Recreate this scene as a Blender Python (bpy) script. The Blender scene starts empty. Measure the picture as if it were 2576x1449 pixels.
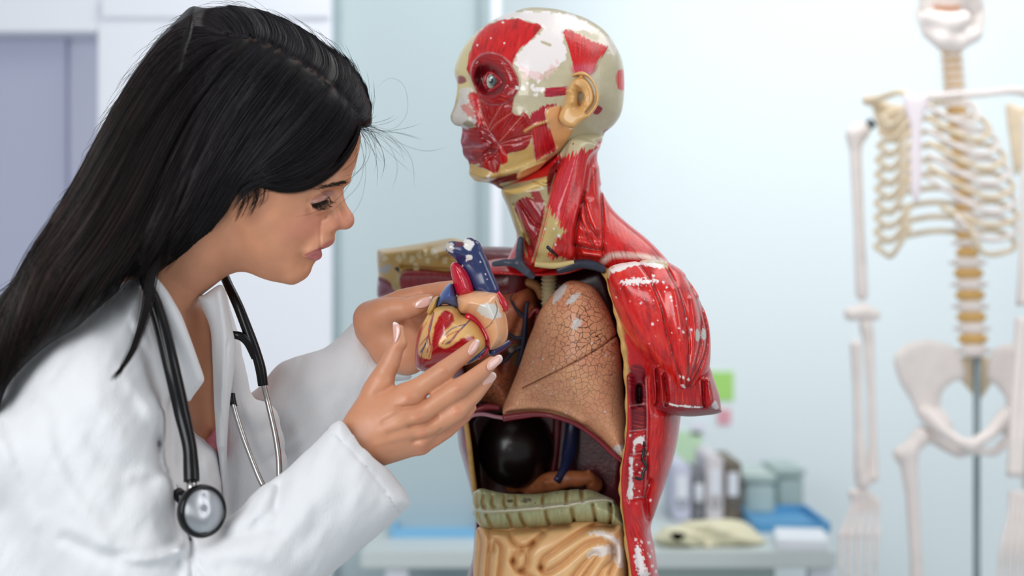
import bpy, math, random
import numpy as np
from mathutils import Vector
random.seed(7)
RNG = np.random.default_rng(7)
sc = bpy.context.scene
COL = sc.collection

# ------------------------------------------------------------------ camera, world, lights, exposure
F, CX, CY, CZ = 3578.0, 1288.0, 724.5, 1.42        # focal length in pixels of the 2576x1449 frame, centre, eye height
cam_data = bpy.data.cameras.new('camera')
cam_data.sensor_width = 36.0
cam_data.lens = F / 2576.0 * 36.0
cam_data.dof.use_dof = True
cam_data.dof.focus_distance = 1.66
cam_data.dof.aperture_fstop = 2.5
cam_data.clip_start = 0.05
cam = bpy.data.objects.new('camera', cam_data)
cam.location = (0, 0, CZ)
cam.rotation_euler = (math.pi / 2, 0, 0)
COL.objects.link(cam)
sc.camera = cam
world = bpy.data.worlds.new('world')
sc.world = world
world.use_nodes = True
world.node_tree.nodes['Background'].inputs[0].default_value = (0.92, 0.96, 1.0, 1)
world.node_tree.nodes['Background'].inputs[1].default_value = 0.40
sc.view_settings.view_transform = 'Standard'
sc.view_settings.look = 'None'
sc.view_settings.gamma = 1.0
sc.view_settings.use_curve_mapping = False
sc.view_settings.exposure = 0.0
sc.cycles.max_bounces = 6
sc.cycles.use_denoising = True


def area(name, loc, target, sx, sy, power, color=(1, 1, 1)):
    d = bpy.data.lights.new(name, 'AREA')
    d.shape = 'RECTANGLE'
    d.size, d.size_y, d.energy, d.color = sx, sy, power, color
    o = bpy.data.objects.new(name, d)
    o.location = loc
    o.rotation_euler = (Vector(target) - Vector(loc)).to_track_quat('-Z', 'Y').to_euler()
    COL.objects.link(o)
    return o


area('window_light', (-1.5, -0.7, 2.15), (0.05, 1.7, 1.3), 1.8, 1.8, 60, (0.98, 0.99, 1.0))
area('right_fill_light', (2.4, 0.6, 2.2), (0.3, 1.8, 1.3), 1.2, 1.6, 16, (0.98, 0.99, 1.0))  # fill lamp added out of view, front right; not a known window
area('overhead_fill_light', (0.9, 2.2, 3.0), (0.3, 2.2, 1.0), 1.6, 1.2, 15, (1.0, 0.98, 0.95))  # unseen area lamp added overhead, no fixture modelled
area('wall_wash_light', (1.2, 3.0, 2.9), (0.9, 4.5, 1.3), 3.0, 0.5, 23, (0.96, 0.99, 1.0))  # unseen strip lamp added to brighten the back wall


# ------------------------------------------------------------------ small tools
def P(px, py, D):
    """the point of the room seen at a pixel, D metres in front of the camera"""
    return np.array([(px - CX) / F * D, D, CZ + (CY - py) / F * D])


def lin(c):
    c = np.asarray(c, float) / 255.0
    return np.where(c <= 0.04045, c / 12.92, ((c + 0.055) / 1.055) ** 2.4)


def spline(pts, n=5, closed=True):
    p = np.asarray(pts, float)
    m = len(p)
    out = []
    for i in range(m if closed else m - 1):
        if closed:
            a, b, c, d = p[i - 1], p[i], p[(i + 1) % m], p[(i + 2) % m]
        else:
            a, b, c, d = p[max(i - 1, 0)], p[i], p[i + 1], p[min(i + 2, m - 1)]
        for k in range(n):
            t = k / n
            out.append(0.5 * (2 * b + (c - a) * t + (2 * a - 5 * b + 4 * c - d) * t * t + (3 * b - 3 * c + d - a) * t ** 3))
    if not closed:
        out.append(p[-1])
    return np.array(out)


def zc(pts, scale, ou, ov):
    """points read off an enlarged crop, back to frame pixels"""
    return [(ou + x / scale, ov + y / scale) for x, y in pts]


def poly_sdf(poly, X, Y):
    d = np.full(X.shape, 1e18)
    ins = np.zeros(X.shape, bool)
    m = len(poly)
    for i in range(m):
        ax, ay = poly[i]
        bx, by = poly[(i + 1) % m]
        ex, ey = bx - ax, by - ay
        L = ex * ex + ey * ey
        if L < 1e-12:
            continue
        t = np.clip(((X - ax) * ex + (Y - ay) * ey) / L, 0, 1)
        dx, dy = X - ax - t * ex, Y - ay - t * ey
        np.minimum(d, dx * dx + dy * dy, out=d)
        c = (ay > Y) != (by > Y)
        if ey != 0:
            ins ^= c & (X < (Y - ay) / ey * ex + ax)
    d = np.sqrt(d)
    return np.where(ins, -d, d)


def line_dist(pts, X, Y):
    d = np.full(X.shape, 1e18)
    for i in range(len(pts) - 1):
        ax, ay = pts[i]
        ex, ey = pts[i + 1][0] - ax, pts[i + 1][1] - ay
        L = ex * ex + ey * ey + 1e-12
        t = np.clip(((X - ax) * ex + (Y - ay) * ey) / L, 0, 1)
        np.minimum(d, (X - ax - t * ex) ** 2 + (Y - ay - t * ey) ** 2, out=d)
    return np.sqrt(d)


_lat = np.random.default_rng(3).random((256, 256))


def vnoise(x, y, seed=0):
    x = np.asarray(x, float) + seed * 17.3
    y = np.asarray(y, float) + seed * 5.7
    xi, yi = np.floor(x).astype(int), np.floor(y).astype(int)
    fx, fy = x - xi, y - yi
    fx, fy = fx * fx * (3 - 2 * fx), fy * fy * (3 - 2 * fy)
    g = lambda i, j: _lat[i & 255, j & 255]
    return (g(xi, yi) * (1 - fx) + g(xi + 1, yi) * fx) * (1 - fy) + (g(xi, yi + 1) * (1 - fx) + g(xi + 1, yi + 1) * fx) * fy


def fbm(x, y, seed=0):
    return (vnoise(x, y, seed) + 0.5 * vnoise(2 * x, 2 * y, seed + 1) + 0.25 * vnoise(4 * x, 4 * y, seed + 2)) / 1.75


class Grid:
    """a 2-D map over a rectangle of the frame, read bilinearly"""
    def __init__(s, u0, v0, u1, v1, step, ch=0):
        s.u0, s.v0, s.step = u0, v0, step
        s.nu, s.nv = int((u1 - u0) / step) + 2, int((v1 - v0) / step) + 2
        s.a = np.zeros((s.nv, s.nu) if not ch else (s.nv, s.nu, ch), np.float32)

    def win(s, u0, v0, u1, v1):
        i0, i1 = max(0, int((u0 - s.u0) / s.step)), min(s.nu, int((u1 - s.u0) / s.step) + 2)
        j0, j1 = max(0, int((v0 - s.v0) / s.step)), min(s.nv, int((v1 - s.v0) / s.step) + 2)
        if i1 <= i0 or j1 <= j0:
            return None
        X, Y = np.meshgrid(s.u0 + s.step * np.arange(i0, i1), s.v0 + s.step * np.arange(j0, j1))
        return (slice(j0, j1), slice(i0, i1)), X, Y

    def at(s, u, v):
        x = np.clip((u - s.u0) / s.step, 0, s.nu - 1.001)
        y = np.clip((v - s.v0) / s.step, 0, s.nv - 1.001)
        i, j = x.astype(np.int32), y.astype(np.int32)
        fx, fy = (x - i), (y - j)
        if s.a.ndim == 3:
            fx, fy = fx[:, None], fy[:, None]
        a = s.a
        return (a[j, i] * (1 - fx) + a[j, i + 1] * fx) * (1 - fy) + (a[j + 1, i] * (1 - fx) + a[j + 1, i + 1] * fx) * fy

    # relief strokes, heights in metres
    def stroke(s, pts, w, h, n=5):
        p = spline(pts, n, False) if len(pts) > 2 else np.asarray(pts, float)
        r = s.win(p[:, 0].min() - 3 * w, p[:, 1].min() - 3 * w, p[:, 0].max() + 3 * w, p[:, 1].max() + 3 * w)
        if r:
            s.a[r[0]] += h * np.exp(-(line_dist(p, r[1], r[2]) / w) ** 2)
        return s

    def blob(s, u, v, ru, rv, h, ang=0):
        R = 3 * max(ru, rv)
        r = s.win(u - R, v - R, u + R, v + R)
        if r:
            c, n = math.cos(math.radians(ang)), math.sin(math.radians(ang))
            x, y = (r[1] - u), (r[2] - v)
            s.a[r[0]] += h * np.exp(-((x * c + y * n) / ru) ** 2 - ((-x * n + y * c) / rv) ** 2)
        return s

    def plate(s, poly, soft, h, sm=True):
        p = spline(poly) if sm else np.asarray(poly, float)
        r = s.win(p[:, 0].min() - soft, p[:, 1].min() - soft, p[:, 0].max() + soft, p[:, 1].max() + soft)
        if r:
            d = poly_sdf(p, r[1], r[2])
            t = np.clip(0.5 - d / soft, 0, 1)
            s.a[r[0]] += h * t * t * (3 - 2 * t)
        return s


class Paint(Grid):
    """paint on a model: rgb, fibre strength, fibre coordinates"""
    def __init__(s, u0, v0, u1, v1, step, base):
        Grid.__init__(s, u0, v0, u1, v1, step, 6)
        s.a[..., :3] = lin(base)
        X, Y = np.meshgrid(np.arange(s.nu), np.arange(s.nv))
        s.a[..., 4], s.a[..., 5] = X * step, Y * step

    def _mix(s, r, m, col, fib, ang, apex):
        m = m[..., None]
        s.a[r[0]][..., :3] = s.a[r[0]][..., :3] * (1 - m) + lin(col) * m
        s.a[r[0]][..., 3:4] = s.a[r[0]][..., 3:4] * (1 - m) + fib * m
        if fib:
            k = m[..., 0] > 0.5
            if apex:
                x, y = r[1] - apex[0], r[2] - apex[1]
                A, B = np.arctan2(y, x) * 110.0, np.hypot(x, y)
            else:
                c, n = math.cos(math.radians(ang)), math.sin(math.radians(ang))
                A, B = -r[1] * n + r[2] * c, r[1] * c + r[2] * n
            s.a[r[0]][..., 4] = np.where(k, A, s.a[r[0]][..., 4])
            s.a[r[0]][..., 5] = np.where(k, B, s.a[r[0]][..., 5])

    def fill(s, poly, col, soft=2.0, rag=0, ragscale=8.0, fib=0, ang=90, apex=None, sm=True, seed=0, fray=0, op=1.0):
        p = spline(poly) if sm else np.asarray(poly, float)
        q = soft + rag + fray + 2
        r = s.win(p[:, 0].min() - q, p[:, 1].min() - q, p[:, 0].max() + q, p[:, 1].max() + q)
        if not r:
            return s
        d = poly_sdf(p, r[1], r[2])
        if rag:
            d = d + (fbm(r[1] / ragscale, r[2] / ragscale, seed) - 0.5) * 2 * rag
        if fray:
            if apex:
                a = np.arctan2(r[2] - apex[1], r[1] - apex[0]) * 110
            else:
                c, n = math.cos(math.radians(ang)), math.sin(math.radians(ang))
                a = -r[1] * n + r[2] * c
            d = d + (vnoise(a / 2.5, a * 0 + 1.5, seed) - 0.3) * fray
        m = np.clip(0.5 - d / soft, 0, 1) * op
        s._mix(r, m, col, fib, ang, apex)
        return s

    def line(s, pts, col, w, op=1.0, n=5):
        p = spline(pts, n, False) if len(pts) > 2 else np.asarray(pts, float)
        r = s.win(p[:, 0].min() - 3 * w, p[:, 1].min() - 3 * w, p[:, 0].max() + 3 * w, p[:, 1].max() + 3 * w)
        if r:
            m = op * np.clip(1.3 - line_dist(p, r[1], r[2]) / w, 0, 1)
            m = m[..., None]
            s.a[r[0]][..., :3] = s.a[r[0]][..., :3] * (1 - m) + lin(col) * m
        return s

    def specks(s, box, n, r0, r1, col, seed=0):
        g = np.random.default_rng(seed)
        for _ in range(n):
            u, v, r = g.uniform(box[0], box[2]), g.uniform(box[1], box[3]), g.uniform(r0, r1)
            a = np.linspace(0, 6.283, 9)[:-1]
            k = g.uniform(.6, 1.3, 8)
            s.fill(np.c_[u + r * k * np.cos(a), v + r * 1.2 * k * np.sin(a)], col, 1.5)
        return s


# ------------------------------------------------------------------ solid shapes as distance functions
class Q:
    def __init__(s, p):
        s.p = p
        s.d = np.maximum(p[:, 1], 0.05)
        s.s = F / s.d
        s.u = CX + p[:, 0] * s.s
        s.v = CY - (p[:, 2] - CZ) * s.s
        s.lo, s.hi = p.min(0), p.max(0)


class S:
    def __init__(s, fn, lo, hi):
        s.fn, s.lo, s.hi = fn, np.asarray(lo, float), np.asarray(hi, float)

    def __call__(s, q):
        return s.fn(q)

    def gap(s, q):
        return float(np.linalg.norm(np.maximum(0, np.maximum(s.lo - q.hi, q.lo - s.hi))))


def cap(a, b, ra, rb):
    a, b = np.asarray(a, np.float32), np.asarray(b, np.float32)
    ba = b - a
    L = float(ba @ ba) + 1e-12
    r = max(ra, rb)

    def fn(q):
        pa = q.p - a
        t = np.clip(pa @ ba / L, 0, 1)
        pa = pa - t[:, None] * ba
        return np.sqrt(np.einsum('ij,ij->i', pa, pa)) - (ra + (rb - ra) * t)
    return S(fn, np.minimum(a, b) - r, np.maximum(a, b) + r)


def ell(c, r, rot=None):
    c, r = np.asarray(c, np.float32), np.asarray(r, np.float32)

    def fn(q):
        p = q.p - c
        if rot is not None:
            p = p @ rot
        k0 = np.sqrt((((p / r) ** 2)).sum(1))
        k1 = np.sqrt((((p / (r * r)) ** 2)).sum(1)) + 1e-9
        return k0 * (k0 - 1) / k1
    m = float(r.max())
    return S(fn, c - m, c + m)


def chain(pts, k=0.0, n=0):
    """rounded limb through (px, py, D, radius in px)"""
    if n:
        pts = spline(pts, n, False)
    w = [(P(a, b, d), r * d / F) for a, b, d, r in pts]
    return U(k, *[cap(w[i][0], w[i + 1][0], w[i][1], w[i + 1][1]) for i in range(len(w) - 1)])


def smin(a, b, k):
    if k <= 0:
        return np.minimum(a, b)
    h = np.clip(0.5 + 0.5 * (b - a) / k, 0, 1)
    return b * (1 - h) + a * h - k * h * (1 - h)


def U(k, *fs):
    fs = [f for f in fs]

    def fn(q):
        out, far = None, None
        for f in fs:
            g = f.gap(q)
            if g > k + 0.03:
                far = g if far is None else min(far, g)
                continue
            v = f(q)
            out = v if out is None else smin(out, v, k)
        if out is None:
            return np.full(len(q.p), far, np.float32)
        return out
    return S(fn, np.min([f.lo for f in fs], 0) - k, np.max([f.hi for f in fs], 0) + k)


def cut(a, b, k=0.0):
    return S(lambda q: -smin(-a(q), b(q), k), a.lo, a.hi)


def both(a, b, k=0.0):
    return S(lambda q: -smin(-a(q), -b(q), k), np.maximum(a.lo, b.lo), np.minimum(a.hi, b.hi))


def lerp_plane(u0, v0, c, gu=0.0, gv=0.0):
    """a depth that leans: c at (u0, v0), gu and gv metres per 1000 px"""
    return lambda u, v: c + (u - u0) * gu / 1000.0 + (v - v0) * gv / 1000.0


class Poly2:
    def __init__(s, poly, sm=True, pad=60):
        p = spline(poly) if sm else np.asarray(poly, float)
        s.p = p
        u0, v0, u1, v1 = p[:, 0].min() - pad, p[:, 1].min() - pad, p[:, 0].max() + pad, p[:, 1].max() + pad
        step = max(1.0, math.sqrt((u1 - u0) * (v1 - v0) / 60000.0))
        s.g = Grid(u0, v0, u1, v1, step)
        X, Y = np.meshgrid(u0 + step * np.arange(s.g.nu), v0 + step * np.arange(s.g.nv))
        s.g.a[:] = poly_sdf(p, X, Y)
        s.box = (u0, v0, u0 + step * (s.g.nu - 1), v0 + step * (s.g.nv - 1))

    def soften(s, px):
        """round off the inner creases of the distance map, leave the outline where it is"""
        n = max(1, int(px / s.g.step / 2))
        a = s.g.a.copy()
        for _ in range(3):
            for ax in (0, 1):
                c = np.cumsum(np.pad(a, [(n + 1, n) if k == ax else (0, 0) for k in (0, 1)], 'edge'), ax, dtype=np.float64)
                a = (np.take(c, range(2 * n + 1, c.shape[ax]), ax) - np.take(c, range(0, c.shape[ax] - 2 * n - 1), ax)) / (2 * n + 1)
        w = np.clip((-s.g.a - px * .3) / px, 0, 1)
        s.g.a[:] = s.g.a * (1 - w) + a * w
        return s

    def at(s, u, v):
        e = np.hypot(np.maximum(0, np.maximum(s.box[0] - u, u - s.box[2])), np.maximum(0, np.maximum(s.box[1] - v, v - s.box[3])))
        return s.g.at(u, v) + e


def pill(poly, yc, T, R, Tb=None, sm=True, p=2.0):
    """a cushion with a given outline: centre depth yc, half thickness T (Tb at the back), rounding R"""
    g = poly if isinstance(poly, Poly2) else Poly2(poly, sm)
    yf = yc if callable(yc) else (lambda u, v: yc)
    Tf = T if callable(T) else (lambda u, v: T)
    uv = g.p
    ys = np.array([yf(a, b) for a, b in uv])
    Ts = np.array([Tf(a, b) for a, b in uv])
    tm = float(Ts.max())
    tb = tm if Tb is None else Tb
    d0, d1 = ys.min() - tm - .01, ys.max() + tb + .01
    c = np.array([P(a, b, d) for a, b in uv for d in (d0, d1)])
    mn = min(R, tm)

    def fn(q):
        d2 = g.at(q.u, q.v) / q.s
        a = np.maximum(0, 1 + d2 / R)
        b = q.d - yf(q.u, q.v)
        t = Tf(q.u, q.v)
        b = np.abs(b) / (t if Tb is None else np.where(b < 0, t, Tb))
        r = np.sqrt(a * a + b * b) if p == 2 else (a ** p + b ** p) ** (1 / p)
        return (r - 1) * mn
    return S(fn, c.min(0), c.max(0))


def prism(poly, d0, d1, sm=True):
    """everything seen inside an outline between two depths"""
    g = poly if isinstance(poly, Poly2) else Poly2(poly, sm)
    c = np.array([P(a, b, d) for a, b in g.p for d in (d0, d1)])

    def fn(q):
        return np.maximum(g.at(q.u, q.v) / q.s, np.maximum(d0 - q.d, q.d - d1))
    return S(fn, c.min(0), c.max(0))


def relief(f, grid, ycut=None, soft=0.02, ext=0.01):
    def fn(q):
        h = grid.at(q.u, q.v)
        if ycut is not None:
            y = ycut(q.u, q.v) if callable(ycut) else ycut
            h = h * np.clip((y - q.d) / soft, 0, 1)
        return f(q) - h
    return S(fn, f.lo - ext, f.hi + ext)


def hit(f, px, py, d0, d1, n=160):
    """depth at which the sight line through a pixel first meets a solid"""
    px, py = np.atleast_1d(np.asarray(px, float)), np.atleast_1d(np.asarray(py, float))
    ds = np.linspace(d0, d1, n)
    out = np.full(len(px), np.nan)
    prev = None
    for d in ds:
        v = f(Q(np.c_[(px - CX) / F * d, np.full(len(px), d), CZ + (CY - py) / F * d].astype(np.float32)))
        if prev is not None:
            k = np.isnan(out) & (v < 0)
            t = np.clip(prev / (prev - v + 1e-9), 0, 1)
            out[k] = (d - (ds[1] - ds[0]) * (1 - t))[k]
        prev = v
    return out


_CORN = [(i, j, k) for i in (0, 1) for j in (0, 1) for k in (0, 1)]
_EDG = [(a, b) for a in range(8) for b in range(a + 1, 8) if sum(abs(_CORN[a][t] - _CORN[b][t]) for t in range(3)) == 1]


def polygonise(f, h, margin=0.012, smooth=2, keep=None):
    """naive surface nets on sparse blocks"""
    B = 8
    lo = f.lo - 3 * h
    n = np.ceil((f.hi + 3 * h - lo) / (B * h)).astype(int)
    ii = np.stack(np.meshgrid(*[np.arange(x) for x in n], indexing='ij'), -1).reshape(-1, 3)
    act = []
    for c in range(0, len(ii), 200000):
        b = ii[c:c + 200000]
        v = f(Q((lo + (b + .5) * B * h).astype(np.float32)))
        act.append(b[np.abs(v) < B * h * 0.9 + margin])
    blocks = np.concatenate(act)
    N = n * B + 2
    key = lambda g: (g[..., 0].astype(np.int64) * N[1] + g[..., 1]) * N[2] + g[..., 2]
    loc = np.stack(np.meshgrid(*[np.arange(9)] * 3, indexing='ij'), -1)
    VK, VP, ED = [], [], []
    for c in range(0, len(blocks), 48):
        b = blocks[c:c + 48]
        gi = b[:, None, None, None, :] * B + loc
        v = f(Q((lo + gi.reshape(-1, 3) * h).astype(np.float32))).reshape(len(b), 9, 9, 9)
        s = v < 0
        cnt = sum(s[:, i:i + 8, j:j + 8, k:k + 8].astype(np.int8) for i, j, k in _CORN)
        w = np.nonzero((cnt > 0) & (cnt < 8))
        if not len(w[0]):
            continue
        cv = np.stack([v[w[0], w[1] + i, w[2] + j, w[3] + k] for i, j, k in _CORN], 1)
        acc = np.zeros((len(cv), 3))
        num = np.zeros(len(cv))
        for a, e in _EDG:
            x = (cv[:, a] < 0) != (cv[:, e] < 0)
            t = np.where(x, cv[:, a] / np.where(x, cv[:, a] - cv[:, e], 1), 0)
            A, E = np.array(_CORN[a], float), np.array(_CORN[e], float)
            acc += x[:, None] * (A + t[:, None] * (E - A))
            num += x
        cell = gi[w[0], w[1], w[2], w[3]]
        VK.append(key(cell))
        VP.append(lo + (cell + acc / num[:, None]) * h)
        for ax in range(3):
            o = [slice(0, 8)] * 3
            o2 = list(o)
            o2[ax] = slice(1, 9)
            s0 = s[(slice(None),) + tuple(o)]
            m = np.nonzero(s0 != s[(slice(None),) + tuple(o2)])
            if len(m[0]):
                g = gi[m[0], m[1], m[2], m[3]]
                ED.append(np.c_[g, np.full(len(g), ax), s0[m]])
    VK, VP, ED = np.concatenate(VK), np.concatenate(VP), np.concatenate(ED)
    o = np.argsort(VK)
    VK, VP = VK[o], VP[o]
    quads = []
    for ax in range(3):
        e = ED[ED[:, 3] == ax]
        a1, a2 = (ax + 1) % 3, (ax + 2) % 3
        cs = []
        for d1, d2 in ((0, 0), (-1, 0), (-1, -1), (0, -1)):
            g = e[:, :3].copy()
            g[:, a1] += d1
            g[:, a2] += d2
            cs.append(key(g))
        K = np.stack(cs, 1)
        ix = np.clip(np.searchsorted(VK, K), 0, len(VK) - 1)
        ok = (VK[ix] == K).all(1)
        ix, sg = ix[ok], e[ok, 4].astype(bool)
        ix[~sg] = ix[~sg][:, ::-1]
        quads.append(ix)
    Qd = np.concatenate(quads)
    for _ in range(smooth):
        e = np.concatenate([Qd[:, [0, 1]], Qd[:, [1, 2]], Qd[:, [2, 3]], Qd[:, [3, 0]]])
        cnt = np.bincount(e.ravel(), minlength=len(VP)) + 1e-9
        avg = np.stack([(np.bincount(e[:, 0], VP[e[:, 1], t], len(VP)) + np.bincount(e[:, 1], VP[e[:, 0], t], len(VP))) / cnt for t in range(3)], 1)
        VP = VP * 0.45 + avg * 0.55
    return VP, Qd


# ------------------------------------------------------------------ objects
def empty(name, loc, label=None, cat=None, group=None):
    o = bpy.data.objects.new(name, None)
    o.location = loc
    o.empty_display_size = 0.05
    COL.objects.link(o)
    tag(o, label, cat, group)
    return o


def tag(o, label=None, cat=None, group=None, kind=None):
    for k, v in (('label', label), ('category', cat), ('group', group), ('kind', kind)):
        if v:
            o[k] = v
    return o


def mesh_obj(name, V, Fc, mat, parent=None, smooth=True, col=None, fib=None, label=None):
    """one mesh object, origin at its base, kept in world place under its parent"""
    V = np.asarray(V, np.float32)
    me = bpy.data.meshes.new(name)
    if isinstance(Fc, np.ndarray):
        k = Fc.shape[1]
        org = np.array([V[:, 0].mean(), V[:, 1].mean(), V[:, 2].min()], np.float32)
        me.vertices.add(len(V))
        me.vertices.foreach_set('co', (V - org).ravel())
        me.loops.add(Fc.size)
        me.loops.foreach_set('vertex_index', Fc.ravel().astype(np.int32))
        me.polygons.add(len(Fc))
        me.polygons.foreach_set('loop_start', np.arange(0, Fc.size, k, dtype=np.int32))
        me.polygons.foreach_set('loop_total', np.full(len(Fc), k, np.int32))
    else:
        org = np.array([V[:, 0].mean(), V[:, 1].mean(), V[:, 2].min()], np.float32)
        me.from_pydata([tuple(map(float, x)) for x in V - org], [], [list(map(int, f)) for f in Fc])
    if smooth:
        me.polygons.foreach_set('use_smooth', np.ones(len(me.polygons), bool))
    me.update()
    me.validate()
    if col is not None:
        c = np.ones((len(V), 4), np.float32)
        c[:, :3] = col[:, :3]
        if col.shape[1] > 3:
            c[:, 3] = col[:, 3]
        me.attributes.new('Col', 'FLOAT_COLOR', 'POINT').data.foreach_set('color', c.ravel())
    if fib is not None:
        me.attributes.new('fib', 'FLOAT_VECTOR', 'POINT').data.foreach_set('vector', np.asarray(fib, np.float32).ravel())
    me.materials.append(mat)
    o = bpy.data.objects.new(name, me)
    COL.objects.link(o)
    if parent is not None:
        o.parent = parent
        base = np.array(parent.location)
        if parent.parent is not None:
            base = base + np.array(parent.parent.location)
        o.location = tuple(org - base)
    else:
        o.location = tuple(org)
    if label:
        o['label'] = label
    return o


def sculpt(name, f, h, mat, parent=None, paint=None, label=None, smooth=2, margin=0.012, back=None):
    V, Qd = polygonise(f, h, margin, smooth)
    col = fib = None
    if paint is not None:
        q = Q(V.astype(np.float32))
        c = paint.at(q.u, q.v)
        col = np.c_[c[:, :3], c[:, 3]]
        fib = np.c_[c[:, 4], c[:, 5], np.zeros(len(c))]
    return mesh_obj(name, V, Qd, mat, parent, True, col, fib, label)


def tubes(paths, radii, sides=3, caps=False):
    """many tubes at once: paths (n, k, 3), radii (n, k)"""
    p = np.asarray(paths, float)
    n, k, _ = p.shape
    t = np.gradient(p, axis=1)
    t /= np.linalg.norm(t, axis=2, keepdims=True) + 1e-12
    ref = np.where(np.abs(t[:, :1, 2:3]) > 0.9, np.array([1.0, 0, 0]), np.array([0, 0, 1.0]))
    ref = np.broadcast_to(ref, t.shape)
    a = np.cross(t, ref)
    a /= np.linalg.norm(a, axis=2, keepdims=True) + 1e-12
    b = np.cross(t, a)
    ang = np.arange(sides) / sides * 2 * math.pi
    r = np.asarray(radii, float)[..., None, None]
    V = p[:, :, None] + r * (np.cos(ang)[:, None] * a[:, :, None] + np.sin(ang)[:, None] * b[:, :, None])
    idx = np.arange(n * k * sides).reshape(n, k, sides)
    nx = np.roll(idx, -1, 2)
    Qd = np.stack([idx[:, :-1], nx[:, :-1], nx[:, 1:], idx[:, 1:]], -1).reshape(-1, 4)
    Fs = [Qd]
    V = V.reshape(-1, 3)
    if caps:
        Fl = [list(x) for x in Qd]
        for i in range(n):
            Fl.append(list(idx[i, 0][::-1]))
            Fl.append(list(idx[i, -1]))
        return V, Fl
    return V, Qd


def tube(name, pts, r, mat, parent=None, n=6, sides=12, label=None):
    """one bent tube through world points, radius a number or one per point"""
    p = np.asarray(pts, float)
    rr = np.full(len(p), r) if np.isscalar(r) else np.asarray(r, float)
    q = spline(np.c_[p, rr], n, False) if len(p) > 2 else np.c_[p, rr]
    V, Fl = tubes(q[None, :, :3], q[None, :, 3], sides, True)
    return mesh_obj(name, V, Fl, mat, parent, True, label=label)


def box_v(c, s, rz=0.0, bev=0.0):
    import bmesh
    bm = bmesh.new()
    bmesh.ops.create_cube(bm, size=1)
    for v in bm.verts:
        v.co = Vector((v.co.x * s[0], v.co.y * s[1], v.co.z * s[2]))
    if bev:
        bmesh.ops.bevel(bm, geom=bm.edges[:], offset=bev, segments=2, affect='EDGES')
    ca, sa = math.cos(rz), math.sin(rz)
    V = [(c[0] + v.co.x * ca - v.co.y * sa, c[1] + v.co.x * sa + v.co.y * ca, c[2] + v.co.z) for v in bm.verts]
    bm.verts.index_update()
    Fl = [[v.index for v in f.verts] for f in bm.faces]
    bm.free()
    return V, Fl


def box(name, c, s, mat, parent=None, rz=0.0, bev=0.0, label=None):
    V, Fl = box_v(c, s, rz, bev)
    return mesh_obj(name, V, Fl, mat, parent, False, label=label)


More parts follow.
